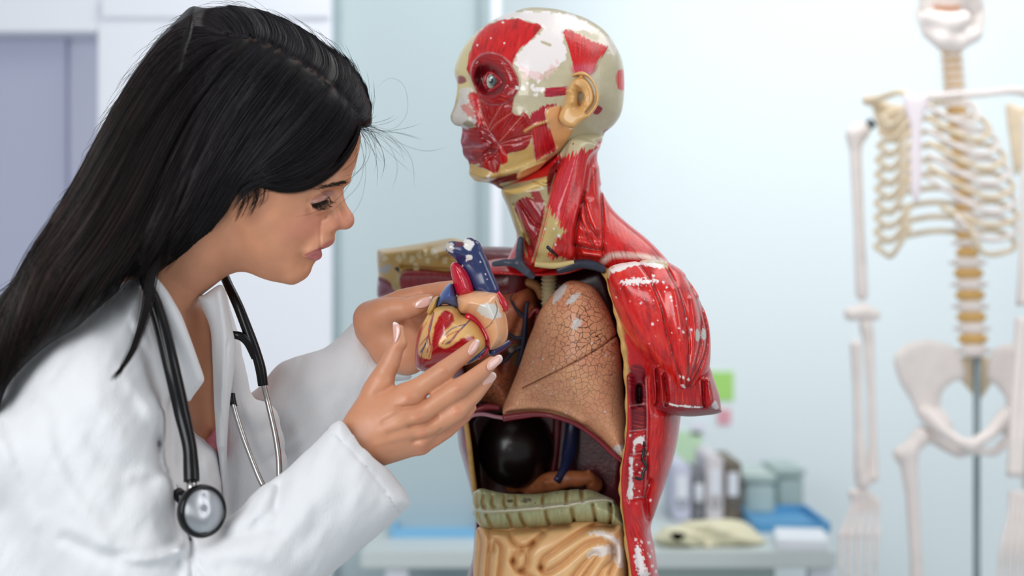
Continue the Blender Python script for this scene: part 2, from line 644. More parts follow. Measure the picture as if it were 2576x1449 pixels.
# ------------------------------------------------------------------ materials
def material(name, color=(200, 200, 200), rough=0.5, spec=0.5, metal=0.0, coat=0.0, attr=False, sss=0.0, bump=None, fibres=False,
             vary=0.0, vscale=30.0, trans=0.0, sheen=0.0, crackle=0.0, sssr=(1.0, .35, .2), fdark=(120, 8, 14), flight=(225, 70, 40)):
    m = bpy.data.materials.new(name)
    m.use_nodes = True
    nt = m.node_tree
    N, L = nt.nodes, nt.links
    b = N['Principled BSDF']
    b.inputs['Roughness'].default_value = rough
    b.inputs['Specular IOR Level'].default_value = spec
    b.inputs['Metallic'].default_value = metal
    b.inputs['Coat Weight'].default_value = coat
    b.inputs['Coat Roughness'].default_value = 0.12
    b.inputs['Subsurface Weight'].default_value = sss
    b.inputs['Subsurface Radius'].default_value = sssr
    b.inputs['Subsurface Scale'].default_value = 0.012
    b.inputs['Transmission Weight'].default_value = trans
    b.inputs['Sheen Weight'].default_value = sheen
    c = tuple(lin(color)) + (1,)
    if attr:
        a = N.new('ShaderNodeAttribute')
        a.attribute_name = 'Col'
        out = a.outputs['Color']
    else:
        a = N.new('ShaderNodeRGB')
        a.outputs[0].default_value = c
        out = a.outputs[0]
    tc = N.new('ShaderNodeTexCoord')
    if fibres:
        fa = N.new('ShaderNodeAttribute')
        fa.attribute_name = 'fib'
        mp = N.new('ShaderNodeVectorMath')
        mp.operation = 'MULTIPLY'
        mp.inputs[1].default_value = (0.30, 0.022, 1)
        L.new(fa.outputs['Vector'], mp.inputs[0])
        nz = N.new('ShaderNodeTexNoise')
        nz.inputs['Scale'].default_value = 1.0
        nz.inputs['Detail'].default_value = 3.0
        L.new(mp.outputs[0], nz.inputs['Vector'])
        for lo, hi, cc, amt in ((0.50, 0.36, fdark, 0.55), (0.56, 0.74, flight, 0.75)):
            mr = N.new('ShaderNodeMapRange')
            mr.inputs['From Min'].default_value, mr.inputs['From Max'].default_value = lo, hi
            mr.inputs['To Max'].default_value = amt
            L.new(nz.outputs['Fac'], mr.inputs['Value'])
            mu = N.new('ShaderNodeMath')
            mu.operation = 'MULTIPLY'
            L.new(mr.outputs[0], mu.inputs[0])
            L.new(a.outputs['Alpha'], mu.inputs[1])
            mx = N.new('ShaderNodeMix')
            mx.data_type = 'RGBA'
            L.new(mu.outputs[0], mx.inputs['Factor'])
            L.new(out, mx.inputs['A'])
            mx.inputs['B'].default_value = tuple(lin(cc)) + (1,)
            out = mx.outputs['Result']
    if vary:
        nz = N.new('ShaderNodeTexNoise')
        nz.inputs['Scale'].default_value = vscale
        nz.inputs['Detail'].default_value = 4.0
        L.new(tc.outputs['Object'], nz.inputs['Vector'])
        mr = N.new('ShaderNodeMapRange')
        mr.inputs['From Min'].default_value, mr.inputs['From Max'].default_value = 0.3, 0.7
        mr.inputs['To Min'].default_value, mr.inputs['To Max'].default_value = 1 - vary, 1 + vary
        L.new(nz.outputs['Fac'], mr.inputs['Value'])
        mx = N.new('ShaderNodeVectorMath')
        mx.operation = 'SCALE'
        L.new(out, mx.inputs[0])
        L.new(mr.outputs[0], mx.inputs['Scale'])
        out = mx.outputs[0]
    if crackle:
        wz = N.new('ShaderNodeTexNoise')
        wz.inputs['Scale'].default_value = 60
        L.new(tc.outputs['Object'], wz.inputs['Vector'])
        ad = N.new('ShaderNodeVectorMath')
        ad.operation = 'MULTIPLY_ADD'
        ad.inputs[1].default_value = (0.012, 0.012, 0.012)
        L.new(wz.outputs['Color'], ad.inputs[0])
        L.new(tc.outputs['Object'], ad.inputs[2])
        vo = N.new('ShaderNodeTexVoronoi')
        vo.feature = 'DISTANCE_TO_EDGE'
        vo.inputs['Scale'].default_value = crackle
        L.new(ad.outputs[0], vo.inputs['Vector'])
        mr = N.new('ShaderNodeMapRange')
        mr.inputs['From Min'].default_value, mr.inputs['From Max'].default_value = 0.012, 0.055
        mr.inputs['To Min'].default_value, mr.inputs['To Max'].default_value = 1, 0
        L.new(vo.outputs['Distance'], mr.inputs['Value'])
        mu = N.new('ShaderNodeMath')
        mu.operation = 'MULTIPLY'
        L.new(mr.outputs[0], mu.inputs[0])
        L.new(a.outputs['Alpha'], mu.inputs[1])
        mx = N.new('ShaderNodeMix')
        mx.data_type = 'RGBA'
        L.new(mu.outputs[0], mx.inputs['Factor'])
        L.new(out, mx.inputs['A'])
        mx.inputs['B'].default_value = tuple(lin((70, 48, 40))) + (1,)
        out = mx.outputs['Result']
        bp = N.new('ShaderNodeBump')
        bp.inputs['Strength'].default_value = 0.5
        bp.inputs['Distance'].default_value = 0.0015
        bp.invert = True
        L.new(mr.outputs[0], bp.inputs['Height'])
        L.new(bp.outputs[0], b.inputs['Normal'])
    L.new(out, b.inputs['Base Color'])
    if bump:
        scale, dist, stretch = bump
        mp = N.new('ShaderNodeMapping')
        mp.inputs['Scale'].default_value = stretch
        L.new(tc.outputs['Object'], mp.inputs['Vector'])
        nz = N.new('ShaderNodeTexNoise')
        nz.inputs['Scale'].default_value = scale
        nz.inputs['Detail'].default_value = 3.0
        L.new(mp.outputs[0], nz.inputs['Vector'])
        bp = N.new('ShaderNodeBump')
        bp.inputs['Strength'].default_value = 0.6
        bp.inputs['Distance'].default_value = dist
        L.new(nz.outputs['Fac'], bp.inputs['Height'])
        L.new(bp.outputs[0], b.inputs['Normal'])
    return m


H = 0.0013     # modelling grain of the sculpted surfaces
# ------------------------------------------------------------------ the room
m_wall = material('mint_white_wall_paint', (236, 246, 250), 0.7, 0.2)
m_white = material('white_lacquer', (233, 236, 244), 0.45, 0.3)
m_lav = material('lavender_grey_board', (176, 180, 202), 0.6, 0.2)
m_lav2 = material('pale_lavender_board', (203, 206, 224), 0.6, 0.2)
m_glass = material('frosted_grey_green_glass', (180, 196, 200), 0.35, 0.4)
m_edge = material('grey_green_edge', (158, 176, 180), 0.4, 0.4)
m_floor = material('pale_vinyl_floor', (196, 204, 206), 0.4, 0.4, vary=0.04, vscale=6)


def struct(o, label=None):
    o['kind'] = 'structure'
    return o


YW = 4.4                                                   # the back wall
struct(box('wall_back', (0.4, YW + .06, 1.5), (6.6, 0.12, 3.0), m_wall))
struct(box('floor', (0.4, 1.7, -0.05), (6.6, 5.6, 0.1), m_floor))
struct(box('baseboard_back', (1.4, YW - .012, 0.05), (2.8, 0.024, 0.1), m_white))


def X(px, D):
    return (px - CX) / F * D


def Zp(py, D):
    return CZ + (CY - py) / F * D


# left: white door casing with a lavender leaf set back in it
D = 3.6
x0, x1, x2 = -2.6, X(245, D), X(832, D)
zt = Zp(80, D)
struct(box('trim_1', ((x1 + x2) / 2, D + .06, 1.5), (x2 - x1, 0.12, 3.0), m_white, bev=.004))
struct(box('trim_2', ((x0 + x1) / 2, D + .06, (zt + 3.0) / 2), (x1 - x0, 0.12, 3.0 - zt), m_white, bev=.004))
struct(box('trim_3', ((X(258, D) + x2) / 2, D - .006, Zp(22, D)), (x2 - X(258, D), 0.012, 0.05), m_white, bev=.003))
dl = struct(box('door_1', ((x0 + X(140, D)) / 2, D + .10, zt / 2), (X(140, D) - x0, 0.04, zt), m_lav))
struct(box('door_2', ((X(140, D) + x1) / 2, D + .12, zt / 2), (x1 - X(140, D) + .01, 0.03, zt), m_lav2))
# middle: frosted glass leaf with a darker edge, its bright jamb on the wall side
D2 = 3.66
gx0, gx1 = X(832, D2), X(1228, D2)
struct(box('door_3', ((gx0 + gx1) / 2, D2 + .02, 1.5), (gx1 - gx0, 0.03, 3.0), m_glass))
struct(box('trim_4', (X(842, D2), D2 - .004, 1.5), (X(852, D2) - X(832, D2), 0.02, 3.0), m_edge))
struct(box('trim_5', (X(1222, D2), D2 - .004, 1.5), (X(1234, D2) - X(1210, D2), 0.02, 3.0), m_edge))
struct(box('trim_6', (X(1244, D2), D2 + .03, 1.5), (X(1262, D2) - X(1229, D2), 0.06, 3.0), m_white))

# bench along the wall
m_top = material('pale_grey_laminate', (205, 214, 214), 0.35, 0.4)
m_body = material('grey_green_bench_front', (178, 192, 190), 0.5, 0.3)
DB = 3.35
zb = Zp(1388, DB)
bench = empty('lab_bench', (0.35, 3.7, 0), 'long pale grey laboratory bench along the back wall behind the torso', 'bench')
bx0, bx1 = X(905, DB), X(2105, DB)
box('bench_top', ((bx0 + bx1) / 2, 3.72, zb - .02), (bx1 - bx0, 0.74, 0.04), m_top, bench, bev=.004)
box('bench_front', ((bx0 + bx1) / 2 + .12, 3.74, (zb - .04) / 2), (bx1 - bx0 - .5, 0.62, zb - .04), m_body, bench, bev=.004)
for px in (995, 2075):
    box('leg', (X(px, DB), 3.41, (zb - .04) / 2), (0.055, 0.055, zb - .04), m_white, bench, bev=.004)


def on_bench(name, px0, px1, py0, D, mat, th, label, cat, group=None, lean=0):
    """upright thing standing on the bench: pixel span, top row, depth"""
    a, b = X(px0, D), X(px1, D)
    zt_ = Zp(py0, D)
    o = box(name, ((a + b) / 2, D + th / 2, (zb + zt_) / 2), (b - a, th, zt_ - zb), mat, None, lean, .004)
    return tag(o, label, cat, group)


def binder(px0, px1, py0, D, col, label):
    a, b = X(px0, D), X(px1, D)
    zt_ = Zp(py0, D)
    e = empty('ring_binder', ((a + b) / 2, D + .13, zb), label, 'binder', 'ring binders standing on the bench')
    mt = material('binder_board', col, 0.5, 0.3)
    box('cover', ((a + b) / 2, D + .13, (zb + zt_) / 2), (b - a, 0.26, zt_ - zb), mt, e, bev=.006)
    box('spine_label', ((a + b) / 2, D - .0015, zb + (zt_ - zb) * .62), ((b - a) * .6, 0.003, (zt_ - zb) * .4), m_white, e)
    V, Qd = tubes([[((a + b) / 2 + .012 * math.cos(t), D - .002, zb + .05 + .012 * math.sin(t)) for t in np.linspace(0, 6.283, 13)]], np.full((1, 13), .002), 6)
    mesh_obj('finger_ring', V, Qd, m_metal_bg, e)


m_metal_bg = material('dull_steel', (150, 155, 158), 0.35, 0.5, 0.8)
binder(1694, 1738, 1172, 3.78, (206, 208, 226), 'lavender white ring binder standing on the bench right beside the red torso')
binder(1740, 1778, 1196, 3.80, (132, 134, 140), 'dark grey ring binder on the bench between two pale binders')
binder(1778, 1820, 1150, 3.78, (222, 216, 220), 'pale pinkish white ring binder on the bench, between the dark ones')
binder(1822, 1866, 1162, 3.80, (122, 112, 100), 'brown ring binder on the bench, rightmost of the binder row')
m_box1 = material('pale_green_plastic', (196, 212, 206), 0.4, 0.4)
m_box2 = material('grey_green_plastic', (176, 194, 190), 0.4, 0.4)


def bin_box(px0, px1, py0, D, mat, label):
    a, b = X(px0, D), X(px1, D)
    zt_ = Zp(py0, D)
    e = empty('storage_box', ((a + b) / 2, D + .1, zb), label, 'box')
    box('body', ((a + b) / 2, D + .1, (zb + zt_ - .02) / 2), (b - a, .2, zt_ - zb - .02), mat, e, bev=.008)
    box('lid', ((a + b) / 2, D + .1, zt_ - .01), (b - a + .01, .21, .02), mat, e, bev=.004)


bin_box(1872, 1950, 1195, 3.9, m_box1, 'pale green plastic box on the bench just right of the brown binder')
bin_box(1952, 2022, 1180, 3.95, m_box2, 'grey green plastic box on the bench, farthest right of the upright things')

m_blue = material('sky_blue_plastic', (130, 190, 228), 0.35, 0.4)
m_blue2 = material('deep_sky_blue_card', (96, 164, 212), 0.5, 0.4)
m_cream = material('cream_fabric', (232, 226, 196), 0.8, 0.1)
m_paper = material('white_paper', (236, 240, 246), 0.7, 0.2)


def tray(px0, px1, D, dep, hgt, mat, label, rz=0.0, z=None):
    a, b = X(px0, D), X(px1, D)
    zz = zb if z is None else z
    e = empty('shallow_tray', ((a + b) / 2, D + dep / 2, zz), label, 'tray')
    box('tray_floor', ((a + b) / 2, D + dep / 2, zz + .003), (b - a, dep, .006), mat, e, rz)
    c, n = math.cos(rz), math.sin(rz)
    for dx, dy, sx, sy in ((-(b - a) / 2, 0, .008, dep), ((b - a) / 2, 0, .008, dep), (0, -dep / 2, b - a, .008), (0, dep / 2, b - a, .008)):
        box('rim', ((a + b) / 2 + dx * c - dy * n, D + dep / 2 + dx * n + dy * c, zz + hgt / 2), (sx, sy, hgt), mat, e, rz)


tray(985, 1215, 3.54, .26, .022, m_blue, 'sky blue shallow tray on the bench left of the torso')
tray(1905, 2085, 3.62, .30, .024, m_blue2, 'deep blue shallow tray at the right end of the bench')
o = box('paper_stack', (X(1120, 3.9), 3.96, zb + .02), (.26, .18, .04), m_paper, None, .1, .003)
tag(o, 'white stack of paper on the bench behind the sky blue tray', 'paper')
o = box('paper_stack', (X(2020, 3.42), 3.45, zb + .0125), (.12, .18, .025), m_paper, None, -.15, .003)
tag(o, 'small white pad of paper in front of the deep blue tray', 'paper')
# crumpled cream cloth
rel = Grid(1600, 1260, 1980, 1440, 2)
for i in range(14):
    u, v = RNG.uniform(1650, 1920), RNG.uniform(1310, 1390)
    rel.stroke([(u - 40, v - 8), (u, v + RNG.uniform(-12, 12)), (u + 45, v + 6)], 8, .008)
cl = pill([(1648, 1398), (1650, 1350), (1700, 1322), (1760, 1312), (1830, 1305), (1880, 1318), (1915, 1350), (1932, 1385), (1900, 1400), (1780, 1404)], 3.5, .09, .05)
o = sculpt('folded_cloth', both(relief(cl, rel, 3.5), S(lambda q: zb + .002 - q.p[:, 2], cl.lo, cl.hi)), .006, m_cream)
tag(o, 'crumpled cream cloth lying on the bench in front of the binders', 'cloth')
# notes pinned on the wall
def note(px0, px1, py0, py1, col, label):
    D_ = YW - .003
    o = box('sticky_note', ((X(px0, D_) + X(px1, D_)) / 2, D_, (Zp(py0, D_) + Zp(py1, D_)) / 2), (X(px1, D_) - X(px0, D_), .004, Zp(py0, D_) - Zp(py1, D_)), material('note_paper', col, .8, .1))
    tag(o, label, 'note', 'paper notes stuck on the wall')


note(1780, 1845, 935, 1008, (176, 226, 128), 'light green paper note on the wall just right of the arm stump')
note(1805, 1838, 1030, 1068, (232, 170, 182), 'small pink paper note below the light green note')
note(1700, 1765, 1085, 1160, (206, 236, 200), 'pale green paper note on the wall above the lavender binder')
note(1738, 1775, 1060, 1095, (238, 240, 250), 'small white paper note above the pale green note')
# ------------------------------------------------------------------ the anatomical torso
M_Y = 1.82
model = empty('anatomical_torso', (X(1420, 1.86), 1.86, 0.86), 'life size painted anatomical torso with flayed red muscles and an open chest', 'anatomical model')
c3 = lambda p: zc(p, 2.898, 1100, 0)
c4 = lambda p: zc(p, 2.4143, 1150, 400)
c5 = lambda p: zc(p, 2.904, 1120, 950)
c2 = lambda p: zc(p, 2.416, 820, 580)
cA = lambda p: zc(p, 4.024, 1150, 120)
cB = lambda p: zc(p, 4.025, 1220, 560)
RED, DRED, MAR = (206, 22, 26), (140, 14, 24), (112, 14, 26)
CREAM, TAN, ORG, WHT = (196, 184, 142), (210, 172, 104), (222, 160, 104), (238, 230, 228)
m_paint = material('worn_glossy_paint', rough=0.28, spec=0.5, coat=0.25, attr=True, fibres=True, bump=(220, .0006, (1, 1, 1)))
m_tan = material('tan_paint', ORG, 0.35, 0.5, coat=.2, vary=.08, vscale=40)
m_navy = material('navy_paint', (38, 46, 82), 0.3, 0.5, coat=.3, vary=.2, vscale=60)
m_slate = material('slate_blue_paint', (62, 70, 86), 0.4, 0.5, coat=.1, vary=.25, vscale=70)
m_redp = material('red_vessel_paint', (150, 22, 34), 0.3, 0.5, coat=.3, vary=.15)

# ---- head
head_poly = c3([(660, 55), (540, 90), (420, 140), (330, 200), (250, 270), (180, 360), (132, 470), (124, 540), (140, 590), (152, 640), (166, 690), (168, 760), (170, 830),
                (176, 900), (182, 960), (184, 1040), (192, 1090), (212, 1150), (245, 1195), (246, 1250), (266, 1300), (312, 1320), (400, 1342), (480, 1380),
                (620, 1330), (760, 1260), (880, 1180), (980, 1110), (1100, 1060), (1200, 1010), (1222, 968), (1290, 910), (1340, 830), (1360, 720), (1364, 580), (1350, 450), (1310, 350),
                (1230, 230), (1100, 140), (960, 90), (830, 60)])
M_C = 1.83                                                  # middle of the head


def head_T(u, v):
    t = np.clip((v - 240) / 200.0, 0, 1)
    return 0.080 - 0.026 * t


def head_y(u, v):                                          # the face turns away towards the nose
    t = np.clip((1330 - u) / 190.0, 0, 1)
    return M_C + 0.018 * t


hd = pill(Poly2(head_poly).soften(30), head_y, head_T, 0.085)
nose = U(.010, chain([(1166, 215, 1.822, 12), (1158, 255, 1.818, 13), (1153, 292, 1.814, 16)]), chain([(1156, 298, 1.814, 18), (1186, 304, 1.797, 14)]), chain([(1176, 240, 1.81, 16), (1190, 300, 1.80, 18)]))
lips = U(.006, chain([(1172, 356, 1.830, 10), (1188, 350, 1.806, 10), (1212, 360, 1.786, 7), (1228, 366, 1.778, 4)]), chain([(1178, 383, 1.830, 11), (1196, 386, 1.806, 11), (1216, 376, 1.788, 7), (1228, 368, 1.780, 4)]),
         chain([(1180, 338, 1.826, 13), (1215, 336, 1.792, 12)]), chain([(1196, 408, 1.826, 14), (1222, 402, 1.796, 12)]))
chin = chain([(1204, 436, 1.826, 17), (1232, 430, 1.80, 20)])
hf = U(.012, hd, nose, lips, chin)
hr = Grid(1120, 0, 1600, 520, 1.5)
ring = c3([(245, 560), (250, 490), (280, 430), (330, 395), (400, 386), (470, 408), (530, 460), (570, 530), (592, 600), (575, 680), (520, 738), (440, 763), (370, 758), (310, 718), (278, 650)])
hr.plate(ring, 7, .0045)
hr.blob(*c3([(372, 570)])[0], 28, 36, -.016)
hr.blob(*c3([(318, 560)])[0], 15, 40, -.010)
hr.stroke(c3([(300, 470), (350, 430), (430, 440), (490, 500), (530, 580)]), 16, .004)
hr.stroke(c3([(330, 700), (390, 720), (460, 690), (490, 640)]), 9, .004)
for pts in ([(300, 690), (330, 830), (370, 940)], [(470, 765), (400, 880), (375, 935)], [(545, 820), (430, 900), (385, 955)], [(540, 850), (470, 960), (450, 1010)],
            [(640, 820), (520, 960), (455, 1030)], [(690, 985), (580, 1010), (465, 1045)], [(690, 1005), (600, 1045), (470, 1060)], [(320, 925), (390, 970), (440, 1040), (440, 1085), (395, 1145), (310, 1190)],
            [(455, 1050), (500, 1110), (520, 1130)], [(440, 1100), (470, 1160), (470, 1200)]):
    hr.stroke(c3(pts), 3.0, -.0022)
for pts, w, h in (([(420, 800), (480, 790)], 14, .003), ([(600, 850), (560, 960)], 18, .004), ([(520, 960), (470, 1000)], 12, .003), ([(620, 1060), (560, 1080)], 14, .004), ([(360, 860), (345, 780)], 8, .003),
                  ([(390, 1170), (420, 1230)], 14, .003), ([(740, 880), (770, 1060)], 26, .005), ([(860, 860), (900, 1000)], 24, .005), ([(640, 850), (660, 900)], 10, .003)):
    hr.stroke(c3(pts), w, h)
hr.stroke(c3([(250, 1262), (330, 1290), (440, 1275), (600, 1235), (760, 1165), (880, 1090)]), 7, .004)
hr.plate(c3([(585, 1285), (620, 1240), (740, 1190), (800, 1175), (740, 1240), (610, 1305)]), 6, .004)
hr.plate(c3([(790, 830), (810, 790), (870, 775), (900, 780), (890, 880), (960, 935), (990, 940), (960, 1000), (900, 1080), (870, 1085), (830, 960), (800, 880)]), 6, .003)
hr.stroke(c3([(640, 955), (720, 910), (800, 888)]), 4, .003)
hr.stroke(c3([(790, 668), (930, 655)]), 7, .002)
hr.plate(c3([(345, 190), (450, 150), (560, 128), (640, 150), (770, 190), (740, 240), (660, 310), (600, 370), (560, 450), (540, 470), (300, 400), (240, 430), (270, 300)]), 8, .0012)
hr.plate(c3([(915, 230), (1000, 225), (1100, 280), (1240, 340), (1180, 440), (1120, 540), (1000, 530), (980, 450), (950, 340)]), 6, .0012)
hf = relief(hf, hr, M_C + .02)

hp = Paint(1120, 0, 1600, 520, 1.0, (192, 182, 152))
X_, Y_ = np.meshgrid(1120 + np.arange(hp.nu), np.arange(hp.nv))
hp.a[..., :3] *= (0.92 + 0.16 * fbm(X_ / 14.0, Y_ / 14.0, 4))[..., None]
hp.fill(c3([(60, 150), (300, 130), (420, 140), (330, 240), (240, 400), (215, 520), (235, 640), (150, 720), (60, 600)]), (214, 200, 146), 14)
hp.fill(c3([(390, 165), (480, 110), (600, 75), (780, 85), (960, 110), (1100, 170), (1130, 225), (1000, 215), (915, 225), (925, 290), (945, 380), (930, 430), (850, 490), (790, 520), (760, 540), (700, 575), (640, 540), (590, 500), (570, 440), (600, 370),
            (670, 310), (740, 240), (765, 190), (640, 150), (540, 135)]), WHT, 2, rag=9, ragscale=11, seed=2)
hp.fill(c3([(600, 480), (760, 530), (880, 460), (850, 520), (720, 590), (620, 540)]), (236, 190, 190), 3, rag=14, ragscale=8, seed=6, op=.6)
hp.fill(c3([(760, 300), (830, 320), (820, 340), (770, 320)]), (190, 180, 150), 1.5, rag=2)
hp.fill(c3([(1100, 200), (1240, 260), (1300, 380), (1270, 400), (1180, 300)]), (226, 216, 204), 3, rag=12, ragscale=10, seed=8, op=.8)
hp.fill(c3([(215, 530), (228, 430), (258, 320), (300, 240), (350, 190), (450, 150), (560, 128), (640, 150), (770, 190), (740, 240), (660, 310), (600, 370), (560, 450), (545, 500), (420, 600)]), RED, 2, fib=1, apex=c3([(250, 1100)])[0], fray=7, seed=1)
hp.fill(c3([(915, 230), (1000, 225), (1100, 280), (1245, 340), (1180, 440), (1120, 540), (1000, 530), (980, 450), (950, 340)]), RED, 2, fib=1, apex=c3([(1050, 700)])[0], fray=9, seed=2)
hp.fill(c3([(990, 480), (1150, 480), (1120, 545), (1000, 540)]), (188, 70, 96), 16, op=.7)
hp.fill(c3([(780, 645), (930, 628), (935, 690), (795, 707)]), (170, 28, 52), 2, fib=1, ang=175, fray=12, seed=3)
hp.fill(c3([(1308, 520), (1375, 515), (1375, 650), (1312, 645)]), RED, 3, fib=1, ang=90, fray=8)
hp.fill(c3([(1150, 765), (1205, 790), (1170, 835), (1135, 820)]), (150, 20, 40), 2, fib=1, ang=20)
hp.fill(c3([(1215, 950), (1250, 940), (1230, 990), (1205, 985)]), DRED, 2)
# cheek muscles
hp.fill(c3([(225, 690), (260, 670), (300, 690), (330, 740), (480, 760), (560, 700), (548, 815), (600, 840), (635, 815), (685, 880), (692, 990), (640, 1090), (515, 1122), (512, 1180), (440, 1180), (330, 960), (250, 900), (290, 800)]), (158, 18, 24), 2, fib=1, apex=c3([(450, 1040)])[0], fray=3)
hp.fill(c3([(225, 680), (300, 690), (320, 800), (330, 920), (290, 900), (270, 820), (235, 760)]), RED, 2, fib=1, ang=20, fray=10, seed=5)
hp.fill(ring, (152, 14, 24), 2, fib=1, ang=15)
hp.fill(c3([(275, 590), (300, 480), (380, 470), (470, 520), (500, 590), (470, 670), (380, 700), (310, 660)]), (104, 8, 20), 10)
for pts, cc, w in (([(245, 560), (250, 490), (280, 430), (330, 393), (400, 386), (470, 408), (530, 460), (570, 530), (592, 600), (575, 680), (520, 738), (440, 763), (370, 758), (310, 718)], (176, 92, 96), 1.6),
                   ([(300, 690), (330, 830), (370, 940)], (196, 100, 92), 1.6), ([(470, 765), (400, 880), (375, 935)], (196, 100, 92), 1.6), ([(545, 820), (430, 900), (385, 955)], (196, 100, 92), 1.8),
                   ([(640, 820), (520, 960), (455, 1030)], (206, 110, 96), 1.6), ([(690, 985), (580, 1010), (465, 1045)], (200, 110, 110), 1.6), ([(690, 1005), (600, 1045), (470, 1060)], (200, 110, 110), 1.6)):
    hp.line(c3(pts), cc, w)
hp.fill(c3([(165, 930), (210, 938), (320, 925), (390, 970), (440, 1040), (440, 1085), (395, 1145), (300, 1190), (225, 1195), (180, 1110), (160, 1040)]), (148, 16, 26), 2, fib=1, ang=8)
hp.line(c3([(320, 925), (390, 970), (440, 1040), (440, 1085), (395, 1145), (310, 1190)]), (176, 100, 104), 1.8)
hp.line(c3([(186, 1078), (250, 1066), (320, 1062), (385, 1040)]), (176, 112, 120), 4)
hp.line(c3([(176, 950), (205, 985), (190, 1030)]), (190, 120, 128), 4)
hp.fill(c3([(310, 1190), (450, 1110), (462, 1180), (435, 1264), (370, 1240)]), (164, 20, 24), 2, fib=1, ang=70)
hp.fill(c3([(448, 1040), (520, 1130), (512, 1195), (470, 1205), (455, 1110)]), RED, 2, fib=1, ang=75, fray=8)
hp.line(c3([(450, 1050), (475, 1110), (520, 1140)]), (196, 120, 120), 2)
hp.fill(c3([(285, 1215), (330, 1210), (310, 1262), (280, 1262)]), (140, 40, 50), 2)
# jaw, masseter, parotid
JAW = (212, 178, 106)
hp.fill(c3([(235, 1198), (300, 1215), (370, 1245), (435, 1264), (470, 1205), (512, 1180), (520, 1125), (640, 1090), (690, 1040), (712, 1165), (800, 1130), (780, 1160), (600, 1235), (470, 1275), (330, 1345), (230, 1320)]), JAW, 3)
hp.fill(c3([(680, 850), (700, 810), (790, 765), (880, 745), (870, 780), (800, 800), (790, 850), (830, 960), (872, 1085), (800, 1130), (712, 1168), (700, 1030), (690, 930)]), (170, 26, 44), 2, fib=1, ang=82, fray=10, seed=4)
hp.fill(c3([(700, 930), (820, 950), (860, 1080), (720, 1150)]), RED, 8, fib=1, ang=80, op=.5)
hp.fill(c3([(790, 830), (810, 790), (870, 775), (905, 780), (890, 880), (960, 935), (995, 940), (960, 1005), (900, 1085), (872, 1088), (832, 965), (800, 880)]), ORG, 2)
hp.line(c3([(640, 957), (720, 910), (805, 886)]), (220, 172, 110), 4.5)
hp.fill(c3([(390, 1310), (560, 1262), (596, 1305), (450, 1345), (560, 1400), (420, 1400)]), MAR, 3, fib=1, ang=170)
hp.fill(c3([(580, 1285), (620, 1238), (740, 1185), (810, 1168), (740, 1245), (605, 1308)]), ORG, 2)
hp.line(c3([(250, 1290), (320, 1322), (440, 1290), (600, 1245), (780, 1170), (900, 1090)]), (226, 196, 128), 3)
hp.fill(c3([(740, 1240), (810, 1170), (900, 1095), (980, 1010), (960, 1080), (860, 1190), (800, 1250), (720, 1300)]), MAR, 3, fib=1, ang=140)
hp.fill(c3([(110, 850), (135, 780), (160, 715), (170, 650), (240, 640), (225, 700), (270, 830), (285, 900), (200, 940), (110, 930)]), (214, 208, 200), 4, rag=5, ragscale=7, seed=9)
hp.fill(c3([(180, 770), (250, 770), (270, 860), (220, 840)]), (214, 120, 112), 3, rag=8, ragscale=6, seed=12, op=.8)
hp.fill(c3([(185, 905), (215, 880), (262, 895), (270, 925), (215, 930)]), (150, 142, 118), 5)
hp.fill(c3([(140, 570), (165, 552), (200, 562), (212, 595), (170, 612), (145, 600)]), (150, 84, 84), 4)
hp.specks(c3([(580, 580), (760, 720)])[0] + c3([(760, 720)])[0], 9, 2, 6, WHT, 5)
hp.specks(c3([(240, 160)])[0] + c3([(520, 500)])[0], 5, 1, 3, WHT, 6)
hp.fill(c3([(690, 640), (780, 640), (770, 665), (700, 660)]), WHT, 2, rag=4)
hp.fill(c3([(355, 1280), (380, 1275), (380, 1310), (362, 1305)]), WHT, 2, rag=2)
head = sculpt('head', hf, H, m_paint, model, hp, 'painted head, bare muscles on one half of the face')

# eye
m_eye = material('painted_eye', attr=True, rough=.12, coat=.6)
ec = c3([(402, 592)])[0]
ed = float(hit(hf, *ec, 1.70, 1.9)[0])
ep = Paint(1210, 170, 1275, 240, .7, (176, 178, 164))
ep.fill(c3([(370, 560), (410, 545), (440, 580), (420, 625), (385, 620)]), (92, 108, 110), 2)
ep.fill(c3([(380, 580), (402, 575), (408, 600), (388, 608)]), (28, 34, 40), 2)
ep.fill(c3([(385, 560), (402, 556), (402, 570), (388, 572)]), (236, 236, 240), 2)
sculpt('eye', ell(P(ec[0], ec[1], ed + .004), (.0125, .0125, .0125)), .0009, m_eye, head, ep, 'blue grey painted glass eye')
m_lid = material('dark_red_paint', (150, 16, 26), .25, .5, coat=.4)
def surf(f, pts, d0, d1, lift):
    pts = np.asarray(pts, float)
    d = hit(f, pts[:, 0], pts[:, 1], d0, d1)
    d = np.where(np.isnan(d), np.nanmean(d), d)
    return [P(a, b, x - lift) for (a, b), x in zip(pts, d)]
lid = c3([(352, 610), (356, 562), (388, 532), (432, 556), (472, 600), (430, 640), (392, 662), (365, 640), (352, 610)])
eyef = U(.002, hf, ell(P(ec[0], ec[1], ed + .004), (.0125, .0125, .0125)))
lp = spline(lid[:-1], 4)
tube('eyelid', surf(eyef, np.r_[lp, lp[:1]], 1.70, 1.9, -.001), .0028, m_lid, head, 1, 8)

